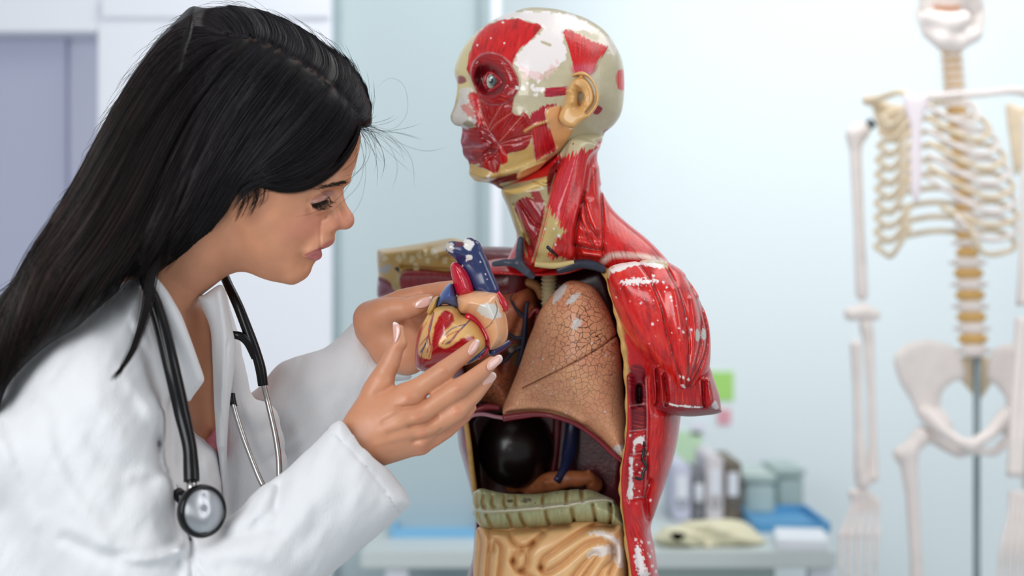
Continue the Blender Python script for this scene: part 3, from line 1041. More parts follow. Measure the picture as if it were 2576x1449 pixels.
# ear
er = Grid(1390, 170, 1520, 335, 1)
er.stroke(c3([(950, 640), (975, 590), (1020, 560), (1075, 565), (1120, 610), (1145, 680), (1140, 750), (1090, 820)]), 5, -.006)
er.blob(*c3([(1050, 715)])[0], 17, 28, -.012, 10)
er.stroke(c3([(1010, 610), (1050, 640), (1080, 700), (1070, 760)]), 6, .005)
er.stroke(c3([(960, 660), (1000, 690), (1000, 740)]), 8, .004)
er.blob(*c3([(975, 740)])[0], 9, 12, .004)
ear = pill(c3([(935, 640), (955, 580), (1005, 530), (1070, 522), (1130, 570), (1168, 640), (1183, 720), (1160, 790), (1110, 850), (1050, 890), (1000, 932), (935, 922), (888, 870), (898, 810), (928, 760), (942, 700)]),
           lerp_plane(1450, 250, 1.752, -.13, 0), .011, .007)
sculpt('ear', relief(ear, er, 1.76, .004), .0009, material('ear_paint', (214, 166, 104), .35, .5, coat=.2, vary=.06, vscale=60), head, None, 'tan ear')

# ---- neck and shoulders
nk_poly = [(1262, 478), (1276, 520), (1290, 560), (1300, 600), (1282, 640), (1276, 668), (1345, 690), (1440, 668), (1530, 690), (1600, 690), (1690, 690), (1684, 662), (1660, 632), (1626, 599), (1585, 566), (1548, 533), (1524, 499), (1513, 470),
           (1505, 430), (1503, 385), (1514, 340), (1440, 330), (1380, 400), (1300, 450)]
nk = pill(nk_poly, lerp_plane(1420, 560, 1.825, -.09, .0), .064, .07, .07)
nr = Grid(1230, 320, 1720, 720, 1.5)
scm = c4([(650, 0), (590, 120), (545, 290), (500, 480), (460, 640), (590, 655), (706, 630), (706, 440), (760, 220), (800, 0), (860, -80), (700, -120)])
nr.plate(scm, 9, .010)
nr.stroke(c4([(720, -60), (690, 100), (640, 260), (600, 400)]), 26, .007)
nr.stroke(c4([(640, 470), (690, 520), (690, 600)]), 14, .003)
for pts in ([(770, 200), (730, 400), (715, 520)], [(770, 260), (800, 380), (860, 480)], [(745, 360), (790, 460), (830, 530)], [(870, 170), (885, 350), (888, 600)], [(710, 520), (800, 545), (885, 550)], [(735, 540), (750, 600)],
            [(600, 20), (560, 150), (470, 130)], [(380, 260), (460, 380), (520, 420)], [(640, -20), (585, 120), (540, 300), (460, 620)], [(345, 280), (400, 430), (460, 560)]):
    nr.stroke(c4(pts), 3.5, -.004)
for pts, w, h in (([(800, 270), (850, 420)], 12, .005), ([(760, 300), (780, 440)], 8, .005), ([(740, 500), (860, 530)], 8, .005), ([(760, 575), (870, 590)], 8, .005), ([(840, 60), (840, 250)], 12, .004), ([(430, 250), (500, 350)], 14, .005), ([(390, 320), (450, 470)], 12, .005)):
    nr.stroke(c4(pts), w, h)
nr.stroke(c4([(280, 190), (380, 180), (540, 130)]), 12, .006)
nr.stroke(c4([(430, 480), (440, 560), (470, 600)]), 12, -.010)
nf = relief(nk, nr, 1.84, .03)
np_ = Paint(1230, 320, 1720, 720, 1.0, (192, 24, 26))
np_.fill(c4([(860, 100), (900, 240), (960, 320), (1150, 480), (1290, 640), (900, 640), (880, 400)]), RED, 3, fib=1, apex=c4([(850, 100)])[0])
np_.fill(c4([(700, 640), (715, 450), (770, 220), (850, 0), (880, 170), (890, 640)]), (206, 34, 30), 2, fib=1, ang=80)
np_.fill(c4([(250, 180), (340, 150), (560, 100), (600, 60), (560, 300), (480, 330), (400, 430), (430, 600), (380, 500), (300, 300)]), (170, 158, 118), 3)
np_.fill(c4([(345, 290), (430, 225), (530, 320), (505, 450), (470, 610), (440, 560), (400, 470)]), (140, 18, 30), 2, fib=1, ang=62, fray=10)
np_.fill(c4([(440, 190), (500, 200), (530, 300), (470, 250)]), (150, 50, 50), 4, rag=6)
np_.fill(c4([(270, 190), (370, 175), (470, 140), (545, 110), (548, 150), (450, 190), (300, 220)]), (208, 176, 104), 3)
np_.fill(c4([(300, 240), (360, 330), (420, 450), (440, 520), (410, 480), (330, 330)]), (172, 152, 96), 3)
np_.fill(c4([(600, 20), (640, -20), (585, 120), (555, 220), (545, 120), (560, 60)]), MAR, 4, fib=1, ang=110)
np_.fill(scm, (202, 26, 34), 3, fib=1, ang=104)
np_.fill(c4([(660, 20), (720, 30), (660, 200), (610, 380), (570, 330)]), (200, 66, 84), 20, op=.5)
np_.fill(c4([(555, 270), (600, 350), (650, 420), (655, 450), (600, 520), (560, 590), (640, 600), (706, 605), (706, 632), (590, 655), (455, 645), (500, 480)]), (192, 172, 114), 4, fray=22, ang=104, seed=7)
np_.fill(c4([(620, 500), (660, 440), (706, 430), (706, 605), (640, 590), (590, 570)]), (196, 30, 36), 3, fib=1, ang=98, fray=8)
np_.fill([(1370, 290), (1540, 290), (1535, 340), (1500, 372), (1470, 380), (1440, 392), (1410, 400)], (192, 182, 148), 4, fray=20, ang=104, seed=9)
np_.line(c4([(460, 620), (500, 480), (545, 300)]), (214, 192, 132), 3)
np_.line(c4([(720, 420), (770, 220), (850, 60)]), (120, 20, 26), 2)
for pts in ([(770, 260), (800, 380), (860, 480)], [(745, 360), (790, 460), (830, 530)], [(870, 170), (885, 350), (888, 600)], [(710, 520), (800, 545), (885, 550)]):
    np_.line(c4(pts), (120, 60, 60), 1.8)
np_.line(c4([(890, 620), (950, 585), (1100, 590), (1230, 615), (1290, 650)]), (230, 200, 190), 9)
np_.specks(c4([(500, 350)])[0] + c4([(640, 560)])[0], 5, 2, 4, WHT, 15)
sculpt('neck', nf, H, m_paint, model, np_, 'red neck with cream tendons and larynx')
# black pin
tube('pin', [P(*c4([(550, 535)])[0], 1.735), P(*c4([(605, 590)])[0], 1.757)], .0022, material('black_pin', (30, 30, 34), .3), model, 2, 8)

# ---- trunk: outer wall with the front lifted off
tr_poly = [(1290, 650), (1345, 668), (1440, 655), (1530, 650), (1640, 665), (1690, 700), (1725, 800), (1728, 950), (1712, 1053), (1705, 1105), (1688, 1174), (1664, 1243), (1640, 1312), (1638, 1339), (1647, 1380), (1657, 1449), (1672, 1540), (1690, 1750), (1690, 1835),
           (1150, 1835), (1150, 1750), (1160, 1540), (1175, 1449), (1190, 1398), (1194, 1294), (1184, 1232), (1165, 1163), (1154, 1122), (1149, 1077), (1136, 1000), (1120, 900), (1100, 800), (1130, 720), (1210, 660)]
tr_y = lerp_plane(1420, 900, 1.875, -.16, .02)
tr = pill(tr_poly, tr_y, .13, .12, .12, p=2.4)
op_poly = [(1180, 700), (1245, 690), (1330, 694), (1420, 690), (1500, 668), (1526, 690), (1548, 760), (1563, 830), (1575, 900), (1583, 1000), (1582, 1100), (1573, 1160), (1568, 1230), (1575, 1300), (1592, 1449), (1600, 1560), (1560, 1640), (1250, 1640), (1202, 1560), (1203, 1449),
           (1203, 1380), (1200, 1294), (1196, 1240), (1188, 1180), (1180, 1120), (1172, 1060), (1186, 1030), (1170, 950), (1150, 850), (1150, 760)]
opening = Poly2(op_poly)
cav = pill(opening, lerp_plane(1420, 900, 1.66, -.10, 0), .15, .02, .265, p=6)
tw = cut(tr, cav, .004)
trr = Grid(1080, 600, 1740, 1700, 2)
trr.stroke(c5([(1345, 0), (1350, 300), (1330, 520), (1305, 700), (1310, 850), (1340, 1100), (1370, 1300), (1390, 1449)]), 9, .005)
trr.stroke(c5([(1420, 70), (1420, 170)]), 8, -.012)
trr.stroke(c5([(1465, 0), (1475, 300), (1470, 520), (1465, 740), (1450, 880)]), 4, -.004)
trr.stroke(c5([(1500, 760), (1470, 900), (1480, 1030)]), 7, -.006)
trr.stroke(c5([(1600, 300), (1540, 800), (1500, 1000)]), 30, .010)
trr.stroke(c5([(1385, 940), (1430, 1150), (1480, 1400)]), 24, .010)
for y in (205, 390, 560, 880):
    trr.stroke(c5([(1360, y), (1460, y - 12)]), 3, -.003)
trp = Paint(1080, 600, 1740, 1700, 1.0, (186, 22, 28))
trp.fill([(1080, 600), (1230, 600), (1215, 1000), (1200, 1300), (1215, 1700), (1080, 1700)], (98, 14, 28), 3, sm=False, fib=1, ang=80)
trp.fill(c5([(1380, -900), (1440, -300), (1460, 300), (1465, 700), (1500, 1000), (1540, 1449), (1600, 1700), (2100, 1700), (2100, -900)]), (192, 24, 26), 3, fib=1, ang=97, sm=False)
trp.fill(c5([(1380, 900), (1450, 880), (1480, 1030), (1510, 1130), (1560, 1449), (1600, 1800), (1420, 1800), (1380, 1449), (1340, 1150)]), RED, 3, fib=1, ang=68)
trp.fill(c5([(1330, -60), (1460, -60), (1475, 300), (1475, 420), (1375, 420), (1350, 200)]), (116, 16, 34), 3, fib=1, ang=12)
trp.fill(c5([(1365, 420), (1475, 400), (1470, 700), (1450, 880), (1330, 890), (1345, 700)]), (188, 26, 34), 3, fib=1, ang=8)
trp.fill(c5([(1390, 60), (1435, 60), (1440, 200), (1395, 200)]), (50, 10, 20), 4)
for y in (205, 390, 560, 880):
    trp.line(c5([(1350, y), (1465, y - 12)]), (196, 140, 140), 1.8)
trp.line(c5([(1465, 0), (1475, 300), (1470, 520), (1465, 740), (1450, 880)]), (200, 130, 130), 2)
trp.fill(c5([(1395, 445), (1450, 430), (1455, 480), (1390, 500), (1380, 600), (1375, 470)]), WHT, 2, rag=5, seed=3)
trp.fill(c5([(1345, 740), (1365, 740), (1365, 870), (1335, 890)]), WHT, 2, rag=6, seed=4)
trp.fill(c5([(1350, 600), (1372, 600), (1365, 740), (1350, 740)]), WHT, 2, rag=6, seed=14)
trp.fill(c5([(1395, 1220), (1440, 1290), (1450, 1360), (1480, 1440), (1420, 1449), (1390, 1340)]), WHT, 2, rag=11, ragscale=6, seed=5)
trp.specks(c5([(1380, 1180)])[0] + c5([(1560, 1449)])[0], 26, 1, 4, WHT, 8)
trp.specks(c5([(1340, 420)])[0] + c5([(1500, 900)])[0], 16, 1, 3, WHT, 9)
# inside of the wall: tan rim band and dark red lining are seen through the opening
inner = Poly2([(a + (1400 - a) * .035 + (0 if a < 1400 else -4), b) for a, b in op_poly])


def trunk_cols(V):
    q = Q(V.astype(np.float32))
    c = trp.at(q.u, q.v)
    return c


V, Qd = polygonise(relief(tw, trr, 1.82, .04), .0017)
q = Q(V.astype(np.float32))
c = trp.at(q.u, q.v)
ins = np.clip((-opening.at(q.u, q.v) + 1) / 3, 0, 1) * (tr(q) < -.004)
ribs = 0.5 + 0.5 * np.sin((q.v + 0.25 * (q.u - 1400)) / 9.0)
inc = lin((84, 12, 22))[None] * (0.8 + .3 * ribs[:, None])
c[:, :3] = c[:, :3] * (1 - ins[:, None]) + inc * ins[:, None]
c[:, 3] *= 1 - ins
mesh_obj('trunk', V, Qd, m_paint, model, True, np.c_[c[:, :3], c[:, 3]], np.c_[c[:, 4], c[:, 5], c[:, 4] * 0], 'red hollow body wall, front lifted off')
# tan cut edge of the wall
rimp = spline([(1500, 664), (1526, 690), (1548, 760), (1563, 830), (1575, 900), (1582, 1000), (1581, 1100), (1572, 1160), (1566, 1230), (1573, 1300), (1590, 1449), (1600, 1560)], 8, False)
rd = hit(tr, rimp[:, 0] + 9, rimp[:, 1], 1.6, 2.0)
rd = np.where(np.isnan(rd), np.nanmean(rd), rd)
m_rim = material('tan_fat_edge', (190, 148, 84), .45, .4, vary=.18, vscale=90)
tube('wall_rim', [P(a, b, d + .004) for (a, b), d in zip(rimp, rd)], .0046 + .0008 * np.sin(np.arange(len(rimp)) * 1.1), m_rim, model, 1, 8)
rimp = spline([(1172, 1060), (1180, 1120), (1187, 1180), (1195, 1240), (1197, 1294)], 8, False)
rd = hit(tr, rimp[:, 0] - 3, rimp[:, 1], 1.6, 2.0)
rd = np.where(np.isnan(rd), np.nanmean(rd), rd)
tube('wall_rim', [P(a, b, d - .001) for (a, b), d in zip(rimp, rd)], .0036, m_rim, model, 1, 8)
# wire hook on the side
hk = zc([(1405, 470), (1435, 462), (1450, 480), (1448, 560), (1440, 600), (1472, 650), (1450, 685), (1438, 735), (1410, 740), (1385, 728)], 2.904, 1120, 950)
hd_ = hit(relief(tw, trr, 1.82, .04), [a for a, b in hk], [b for a, b in hk], 1.6, 2.0)
tube('wire_hook', [P(a, b, np.nanmean(hd_) - .004) for (a, b) in hk], .0019, material('black_wire', (28, 28, 32), .35), model, 4, 8)

# ---- deltoid and arm stump
de_poly = [(1527, 688), (1545, 668), (1600, 660), (1640, 655), (1681, 661), (1717, 682), (1746, 723), (1767, 764), (1784, 818), (1788, 876), (1784, 930), (1770, 962), (1745, 992), (1722, 1009), (1700, 985), (1672, 945), (1634, 905), (1602, 880), (1572, 832), (1550, 780), (1534, 730)]
de = pill(Poly2(de_poly).soften(24), lerp_plane(1660, 830, 1.728, -.03, 0), .066, .055, .09)
dr = Grid(1500, 630, 1830, 1070, 1.2)
groov = [[(1100, 620), (1170, 730), (1240, 900), (1285, 1100), (1378, 1415)], [(1265, 645), (1345, 800), (1395, 1000), (1410, 1200), (1388, 1415)], [(1390, 720), (1450, 850), (1482, 1000), (1472, 1150), (1398, 1400)], [(1470, 850), (1515, 1050), (1500, 1200), (1412, 1390)]]
for g in groov:
    dr.stroke(c4(g), 4.0, -.0028)
dr.stroke(c4([(1320, 800), (1350, 1050), (1372, 1330)]), 20, .007)
dr.stroke(c4([(1010, 780), (1080, 980), (1230, 1230)]), 26, .004)
dr.stroke(c4([(1425, 850), (1445, 1050), (1420, 1250)]), 10, .004)
dr.stroke(c4([(930, 680), (1100, 630), (1270, 640)]), 12, .002)
dp = Paint(1500, 630, 1830, 1070, 1.0, (212, 28, 26))
dp.fill(de_poly, (212, 28, 26), 2, fib=1, apex=c4([(1390, 1900)])[0])
for g in groov:
    dp.line(c4(g), (120, 44, 44), 2)
dp.fill(c4([(880, 600), (950, 565), (1100, 570), (1230, 600), (1290, 640), (1250, 668), (1100, 640), (960, 680), (910, 720)]), (212, 190, 150), 4, fray=14, ang=75, seed=2)
dp.fill(c4([(930, 665), (1030, 630), (1130, 622), (1270, 650), (1220, 668), (1100, 645), (960, 690)]), WHT, 2, rag=7, ragscale=8, seed=21)
dp.fill(c4([(985, 745), (1060, 725), (1150, 728), (1215, 735), (1200, 755), (1090, 762), (1010, 760)]), WHT, 2, rag=9, ragscale=4, seed=22)
for a, b, r in ((1115, 875, 5), (1188, 1002, 8), (1190, 710, 7), (1255, 745, 6), (1272, 775, 5), (1298, 840, 7), (1300, 860, 4), (1135, 850, 2.5), (1425, 1035, 6), (1345, 1025, 5), (1375, 1050, 6), (1395, 970, 4)):
    u, v = c4([(a, b)])[0]
    dp.specks((u - 2, v - 2, u + 2, v + 2), 3, r * .25, r * .5, WHT, int(a))
for a, b in ((1460, 1072), (1496, 1066)):
    dp.fill(c4([(a - 16, b), (a - 4, b - 38), (a + 14, b - 20), (a + 14, b + 20), (a, b + 36)]), (200, 198, 190), 2, rag=3)
dp.specks(c4([(960, 700)])[0] + c4([(1500, 1300)])[0], 26, .5, 1.8, WHT, 31)
dp.specks(c4([(1350, 1300)])[0] + c4([(1410, 1440)])[0], 8, 1, 4, WHT, 33)
sculpt('deltoid', relief(de, dr, 1.745), H, m_paint, model, dp, 'glossy red shoulder muscle with chipped white spots')
st_poly = [(1640, 900), (1636, 960), (1640, 1000), (1643, 1024), (1670, 1038), (1714, 1047), (1757, 1047), (1811, 1039), (1814, 1026), (1809, 992), (1796, 955), (1782, 915), (1740, 860)]
sp_ = Paint(1600, 840, 1840, 1070, 1.0, (168, 20, 28))
sp_.fill(st_poly, (168, 20, 28), 2, fib=1, ang=88)
sp_.fill([(1640, 1024), (1700, 1022), (1760, 1022), (1814, 1030), (1812, 1050), (1757, 1060), (1700, 1060)], (128, 22, 36), 3)
sp_.fill([(1676, 1014), (1700, 1018), (1740, 1022), (1770, 1024), (1740, 1026), (1700, 1022)], WHT, 2, rag=4, ragscale=4)
sp_.fill([(1790, 1020), (1800, 1008), (1808, 1026), (1800, 1030)], (200, 190, 190), 2)
sr = Grid(1600, 840, 1840, 1070, 1.2)
sr.stroke([(1652, 930), (1656, 1000), (1648, 1024)], 4, -.005).stroke([(1672, 940), (1680, 1000), (1676, 1020)], 3, -.004).stroke([(1768, 960), (1772, 1024)], 3, -.004)
sr.stroke([(1662, 950), (1667, 1015)], 5, .004).stroke([(1784, 960), (1792, 1015)], 9, .005)
stf = pill(st_poly, lerp_plane(1720, 980, 1.745, -.03, 0), .05, .03, .08, p=2.6)
sculpt('upper_arm', relief(stf, sr, 1.75), H, m_paint, model, sp_, 'red arm stump cut off flat')

# far stump and shoulder
fs_poly = [(948, 632), (965, 626), (998, 621), (1052, 613), (1118, 601), (1135, 598), (1160, 603), (1193, 618), (1240, 620), (1300, 625), (1345, 660), (1345, 740), (1300, 790), (1150, 800), (1040, 775), (962, 752), (948, 742), (950, 690)]
fs = pill(fs_poly, lerp_plane(1100, 690, 1.975, -.18, 0), .062, .045)
fr = Grid(930, 580, 1370, 820, 1.5)
fr.stroke([(1100, 640), (1150, 625)], 12, .012).stroke([(970, 640), (1060, 630)], 12, .005).stroke([(1010, 690), (1100, 690), (1160, 700)], 10, .006)
fr.stroke([(1010, 672), (1080, 678), (1130, 680)], 5, -.006).stroke([(950, 700), (985, 720), (1000, 745)], 10, .005)
fp = Paint(930, 580, 1370, 820, 1.0, (104, 14, 28))
fp.fill([(940, 625), (1000, 615), (1118, 598), (1160, 598), (1165, 650), (1130, 682), (1060, 676), (1010, 682), (990, 720), (960, 700), (940, 690)], (198, 164, 92), 4)
fp.fill([(945, 700), (975, 705), (1000, 740), (980, 760), (940, 750)], (120, 20, 36), 3)
fp.fill([(985, 715), (1005, 690), (1030, 685), (1030, 720), (1000, 735)], (196, 176, 124), 5)
fp.fill([(1010, 690), (1060, 678), (1130, 684), (1180, 690), (1180, 760), (1040, 770), (1010, 730)], (140, 20, 34), 4, fib=1, ang=100)
fp.fill([(955, 675), (980, 665), (982, 680), (960, 690)], (172, 170, 166), 2, rag=5)
fp.specks((950, 630, 1130, 680), 16, 3, 8, (222, 208, 160), 4)
fp.fill([(992, 675), (1004, 672), (1004, 686)], (40, 24, 26), 2)
sculpt('far_shoulder', relief(fs, fr, 1.99), .0018, m_paint, model, fp, 'cut shoulder joint of tan bone and maroon muscle')

# ---- things in the opened chest
def at(p, D):
    return [P(a, b, D) for a, b in p]


CF = lambda r: r * 1.82 / F


def vessel(name, pts, D, rpx, mat, label=None, n=5, parent=model):
    p = [P(a, b, (D if np.isscalar(D) else D[i])) for i, (a, b) in enumerate(pts)]
    rr = CF(rpx) if np.isscalar(rpx) else [CF(x) for x in rpx]
    return tube(name, p, rr, mat, parent, n, 12, label)


# collar vein, T shaped
vt = U(.006, chain([(1243, 664, 1.80, 7), (1270, 660, 1.79, 9), (1300, 664, 1.785, 11), (1326, 684, 1.785, 11), (1338, 694, 1.79, 9)]), chain([(1310, 602, 1.80, 8), (1306, 635, 1.795, 10), (1306, 662, 1.785, 12)]))
sculpt('collar_vein', vt, .0014, m_slate, model, None, 'slate blue branched vein stub')
vessel('collar_vein', [(1400, 682), (1430, 672), (1462, 664), (1495, 668), (1522, 680)], 1.768, [8, 12, 12, 12, 9], material('dark_navy_chipped', (36, 40, 56), .4, .5, vary=.4, vscale=60), 'dark navy vein under the collar')
vessel('collar_bone', [(1345, 664), (1395, 668), (1444, 660)], 1.765, [7, 8, 6], material('cream_bone', (198, 178, 120), .4, vary=.1), 'cream cut end of the collar bone')
# windpipe with rings
wp = [P(1382, y, 1.865) for y in np.linspace(690, 770, 41)]
tube('windpipe', wp, [CF(20 + 2.2 * math.sin(i * 1.25)) for i in range(41)], material('cream_cartilage', (196, 184, 142), .4, vary=.08), model, 1, 16, 'ringed cream windpipe')
# arch vessel, brownish bag and rim behind
m_brown = material('ochre_tissue', (150, 92, 46), .45, vary=.2, vscale=50)
vessel('aortic_arch', [(1262, 790), (1262, 745), (1285, 716), (1320, 708), (1352, 722), (1366, 750)], 1.895, [10, 13, 13, 13, 13, 12], material('flesh_ochre', (184, 128, 78), .4, vary=.15, vscale=50), 'ochre arch of a vessel')
# far lung, cut open
fl_poly = [(1215, 1010), (1182, 1020), (1165, 960), (1160, 860), (1190, 780), (1235, 735), (1280, 715), (1330, 712), (1352, 740), (1356, 790), (1345, 840), (1330, 900), (1310, 950), (1296, 1010), (1272, 1030)]
flg = Grid(1140, 680, 1400, 1060, 1.5)
flg.stroke([(1262, 930), (1285, 860), (1310, 800), (1330, 770)], 10, -.004)
flp = Paint(1140, 680, 1400, 1060, 1.0, (196, 112, 76))
XX, YY = np.meshgrid(1140 + np.arange(flp.nu), 680 + np.arange(flp.nv))
flp.a[..., :3] *= (.8 + .4 * fbm(XX / 20., YY / 20., 3))[..., None]
flp.fill([(1262, 860), (1290, 840), (1320, 850), (1310, 900), (1280, 920)], (172, 140, 96), 12, op=.8)
flp.fill([(1240, 900), (1280, 880), (1290, 920), (1262, 940)], (120, 24, 24), 12, op=.7)
flp.a[..., 3] = np.clip((YY - 925) / 30., 0, 1) * .8
m_lung = material('peach_lung_paint', rough=.42, attr=True, crackle=135, coat=.12, vary=.06, vscale=30)
sculpt('far_lung', relief(pill(fl_poly, 1.925, .055, .04), flg, 1.93), .0016, m_lung, model, flp, 'opened far lung with vessels')
m_dknav = material('dark_blue_vessel', (36, 40, 66), .35, vary=.2)
m_dkred = material('dark_red_vessel', (126, 26, 30), .35, vary=.2)
for pts, r, mt in (([(1326, 760), (1322, 800), (1318, 850), (1312, 890), (1300, 920)], [5, 6, 8, 7, 4], m_dknav), ([(1318, 850), (1296, 850), (1276, 838), (1262, 836)], [6, 5, 4, 3], m_dknav), ([(1316, 870), (1290, 884), (1272, 905), (1250, 915)], [6, 6, 5, 4], m_dknav),
                   ([(1320, 800), (1300, 780), (1284, 752), (1290, 742)], [5, 4, 2.5, 2], m_dknav), ([(1310, 890), (1306, 925), (1298, 955)], [5, 4, 2], m_dknav), ([(1300, 860), (1280, 862), (1266, 866)], [4, 4, 3], m_dkred),
                   ([(1296, 880), (1272, 880), (1256, 890)], [3, 3, 2], m_dkred), ([(1330, 800), (1346, 780), (1356, 790), (1348, 815)], [5, 7, 8, 7], m_dkred), ([(1270, 760), (1258, 800), (1256, 840)], [4, 4, 3], m_dkred)):
    vessel('lung_vessel', pts, 1.868, r, mt)
vessel('peg_hole', [(1286, 884 - 5), (1286, 882)], [1.862, 1.868], 8, material('grey_grommet', (140, 128, 116), .5), None, 2)
# near lung
nl_poly = c4([(720, 738), (660, 748), (600, 800), (550, 850), (500, 930), (460, 1030), (420, 1130), (370, 1280), (310, 1430)]) + [(1268, 1018), (1264, 1034), (1270, 1044), (1313, 1037), (1354, 1036), (1395, 1041), (1447, 1060), (1499, 1095), (1540, 1132), (1566, 1156), (1575, 1145),
                                                                                                              (1578, 1100), (1576, 1053), (1569, 988), (1562, 897), (1551, 839), (1531, 781), (1502, 731), (1477, 713)]
nlg = Grid(1240, 690, 1600, 1180, 1.5)
nlg.stroke(c4([(400, 1390), (560, 1310), (720, 1230), (860, 1150), (975, 1065)]), 2.2, -.004)
nlg.stroke(c5([(440, 235), (560, 225), (700, 225), (850, 250), (1000, 320)]), 12, .005)
nlp = Paint(1240, 690, 1600, 1180, 1.0, (210, 146, 106))
XX, YY = np.meshgrid(1240 + np.arange(nlp.nu), 690 + np.arange(nlp.nv))
n1 = fbm(XX / 34., YY / 34., 5)
nlp.a[..., :3] = lin((232, 174, 128)) * (1 - n1[..., None]) + lin((222, 146, 112)) * n1[..., None]
nlp.a[..., 3] = np.clip(1.15 - np.hypot((XX - 1480) / 150., (YY - 830) / 190.), .28, 1)
nlp.a[..., 3] *= np.clip((1035 + .25 * np.abs(XX - 1330) - YY) / 60., 0, 1)
nlp.fill(c4([(580, 860), (600, 800), (655, 760), (668, 780), (640, 830), (590, 880)]), (218, 212, 206), 2, rag=3)
nlp.fill(c4([(668, 870), (690, 830), (745, 820), (730, 850), (690, 885)]), (218, 212, 206), 2, rag=7, ragscale=6)
nlp.fill(c4([(700, 1000), (720, 970), (755, 985), (730, 1030), (705, 1030)]), (218, 212, 206), 2, rag=6, ragscale=6)
nlp.fill(c5([(1220, 520), (1300, 500), (1315, 600), (1270, 570)]), (226, 214, 206), 3, rag=9, ragscale=7)
nlp.line(c4([(400, 1390), (560, 1310), (720, 1230), (860, 1150), (975, 1065)]), (104, 68, 54), 1.5)
nlp.specks((1320, 850, 1560, 1100), 12, 1, 2.5, WHT, 3)
nl = pill(Poly2(nl_poly).soften(40), lerp_plane(1430, 900, 1.815, -.10, 0), .055, .06, .05)
sculpt('near_lung', relief(nl, nlg, 1.82), H, m_lung, model, nlp, 'peach lung with dark crackled cell pattern')
# midriff edge
m_dia = material('maroon_midriff', (124, 20, 36), .3, coat=.3, vary=.15)
vessel('midriff', [(1266, 1052), (1313, 1045), (1354, 1042), (1395, 1048), (1447, 1066), (1499, 1101), (1540, 1140), (1568, 1164)], [1.80, 1.795, 1.79, 1.785, 1.785, 1.79, 1.79, 1.79], [9, 9, 7, 6, 6, 6, 6, 4], m_dia, 'maroon cut edge under the near lung')
vessel('midriff', [(1172, 1062), (1188, 1046), (1215, 1042), (1245, 1048), (1268, 1052)], 1.83, [5, 5, 5, 5, 5], material('mauve_edge', (168, 116, 128), .35, coat=.3), 'mauve cut edge on the far side')
vessel('midriff', [(1196, 1032), (1225, 1024), (1258, 1026)], 1.84, [7, 9, 7], m_dia)
# dark organ, great vessels, kidney fat at the back
sculpt('spleen', ell(P(1298, 1128, 1.93), (.052, .05, .054)), .002, material('black_brown_gloss', (22, 12, 14), .28, .4, coat=.1), model, None, 'glossy black brown organ')
vessel('great_artery', [(1404, 1020), (1402, 1080), (1396, 1150), (1390, 1200)], 1.93, [15, 14, 13, 12], material('dark_red_gloss', (110, 22, 34), .35), 'dark red vessel')
vessel('great_vein', [(1442, 1020), (1440, 1080), (1432, 1140), (1420, 1180), (1400, 1210)], [1.92, 1.92, 1.91, 1.89, 1.88], [20, 20, 20, 13, 10], m_navy, 'navy vessel')
km = U(.012, chain([(1340, 1225, 1.93, 26), (1390, 1212, 1.90, 26), (1430, 1205, 1.89, 22), (1480, 1205, 1.89, 20), (1495, 1220, 1.90, 22)]), chain([(1290, 1215, 1.94, 26), (1360, 1180, 1.94, 20)]))
kg = Grid(1240, 1120, 1540, 1280, 1.5)
for i in range(24):
    kg.blob(RNG.uniform(1300, 1500), RNG.uniform(1170, 1250), 6, 5, RNG.uniform(-.004, .004))
sculpt('pancreas', relief(km, kg, 1.95), .0018, material('orange_brown_tissue', (168, 100, 62), .4, vary=.25, vscale=50), model, None, 'lumpy orange brown organ')

# ---- bowels
co_poly = c5([(200, 850), (225, 825), (262, 808), (330, 822), (450, 846), (600, 850), (700, 846), (800, 830), (880, 820), (1000, 815), (1080, 825), (1150, 855), (1225, 895), (1275, 950), (1300, 1020), (1312, 1092), (1250, 1082), (1080, 1062), (900, 1072), (700, 1092), (500, 1110), (300, 1112), (245, 1075), (215, 1020), (200, 940)])
cg = Grid(1170, 1200, 1600, 1360, 1)
cp = Paint(1170, 1200, 1600, 1360, 1.0, (166, 166, 122))
XX, YY = np.meshgrid(1170 + np.arange(cp.nu), 1200 + np.arange(cp.nv))
nb = fbm(XX / 5., YY / 24., 8)
cp.a[..., :3] = lin((190, 190, 144)) * (1 - nb[..., None]) + lin((146, 152, 116)) * nb[..., None]
seam = [(200, 945), (300, 975), (420, 972), (700, 950), (900, 928), (1050, 902), (1170, 890), (1225, 905)]
ridg = [[(345, 865), (338, 920), (355, 950)], [(435, 862), (428, 915), (440, 950)], [(520, 858), (512, 910), (520, 945)], [(725, 850), (712, 900), (718, 940)], [(893, 828), (885, 880), (890, 920)], [(998, 820), (1000, 870), (1008, 905)], [(280, 860), (272, 910), (290, 960)], [(235, 850), (230, 900), (240, 950)],
        [(300, 1000), (320, 1050), (345, 1100)], [(455, 1000), (475, 1050), (490, 1100)], [(545, 990), (560, 1040), (590, 1090)], [(735, 975), (745, 1030), (770, 1085)], [(925, 960), (935, 1010), (945, 1062)], [(1080, 930), (1092, 990), (1100, 1050)], [(1205, 920), (1215, 980), (1205, 1060)], [(240, 990), (255, 1040), (280, 1080)]]
cg.stroke(c5(seam), 5, .005)
for r in ridg:
    cg.stroke(c5(r), 4, -.006)
    cp.line(c5(r), (190, 140, 74), 2)
cp.line(c5(seam), (196, 194, 168), 6)
cp.fill(c5([(450, 895), (490, 890), (490, 910), (460, 912)]), (96, 88, 66), 2)
cp.fill(c5([(555, 890), (620, 888), (620, 908), (560, 908)]), (110, 108, 88), 2, rag=6, ragscale=3)
cp.specks(c5([(330, 840)])[0] + c5([(900, 1080)])[0], 14, .6, 1.6, (70, 60, 50), 6)
m_bowel = material('bowel_paint', rough=.35, attr=True, coat=.2)
co_f = pill(co_poly, lerp_plane(1380, 1280, 1.815, -.08, 0), .045, .035, .05)
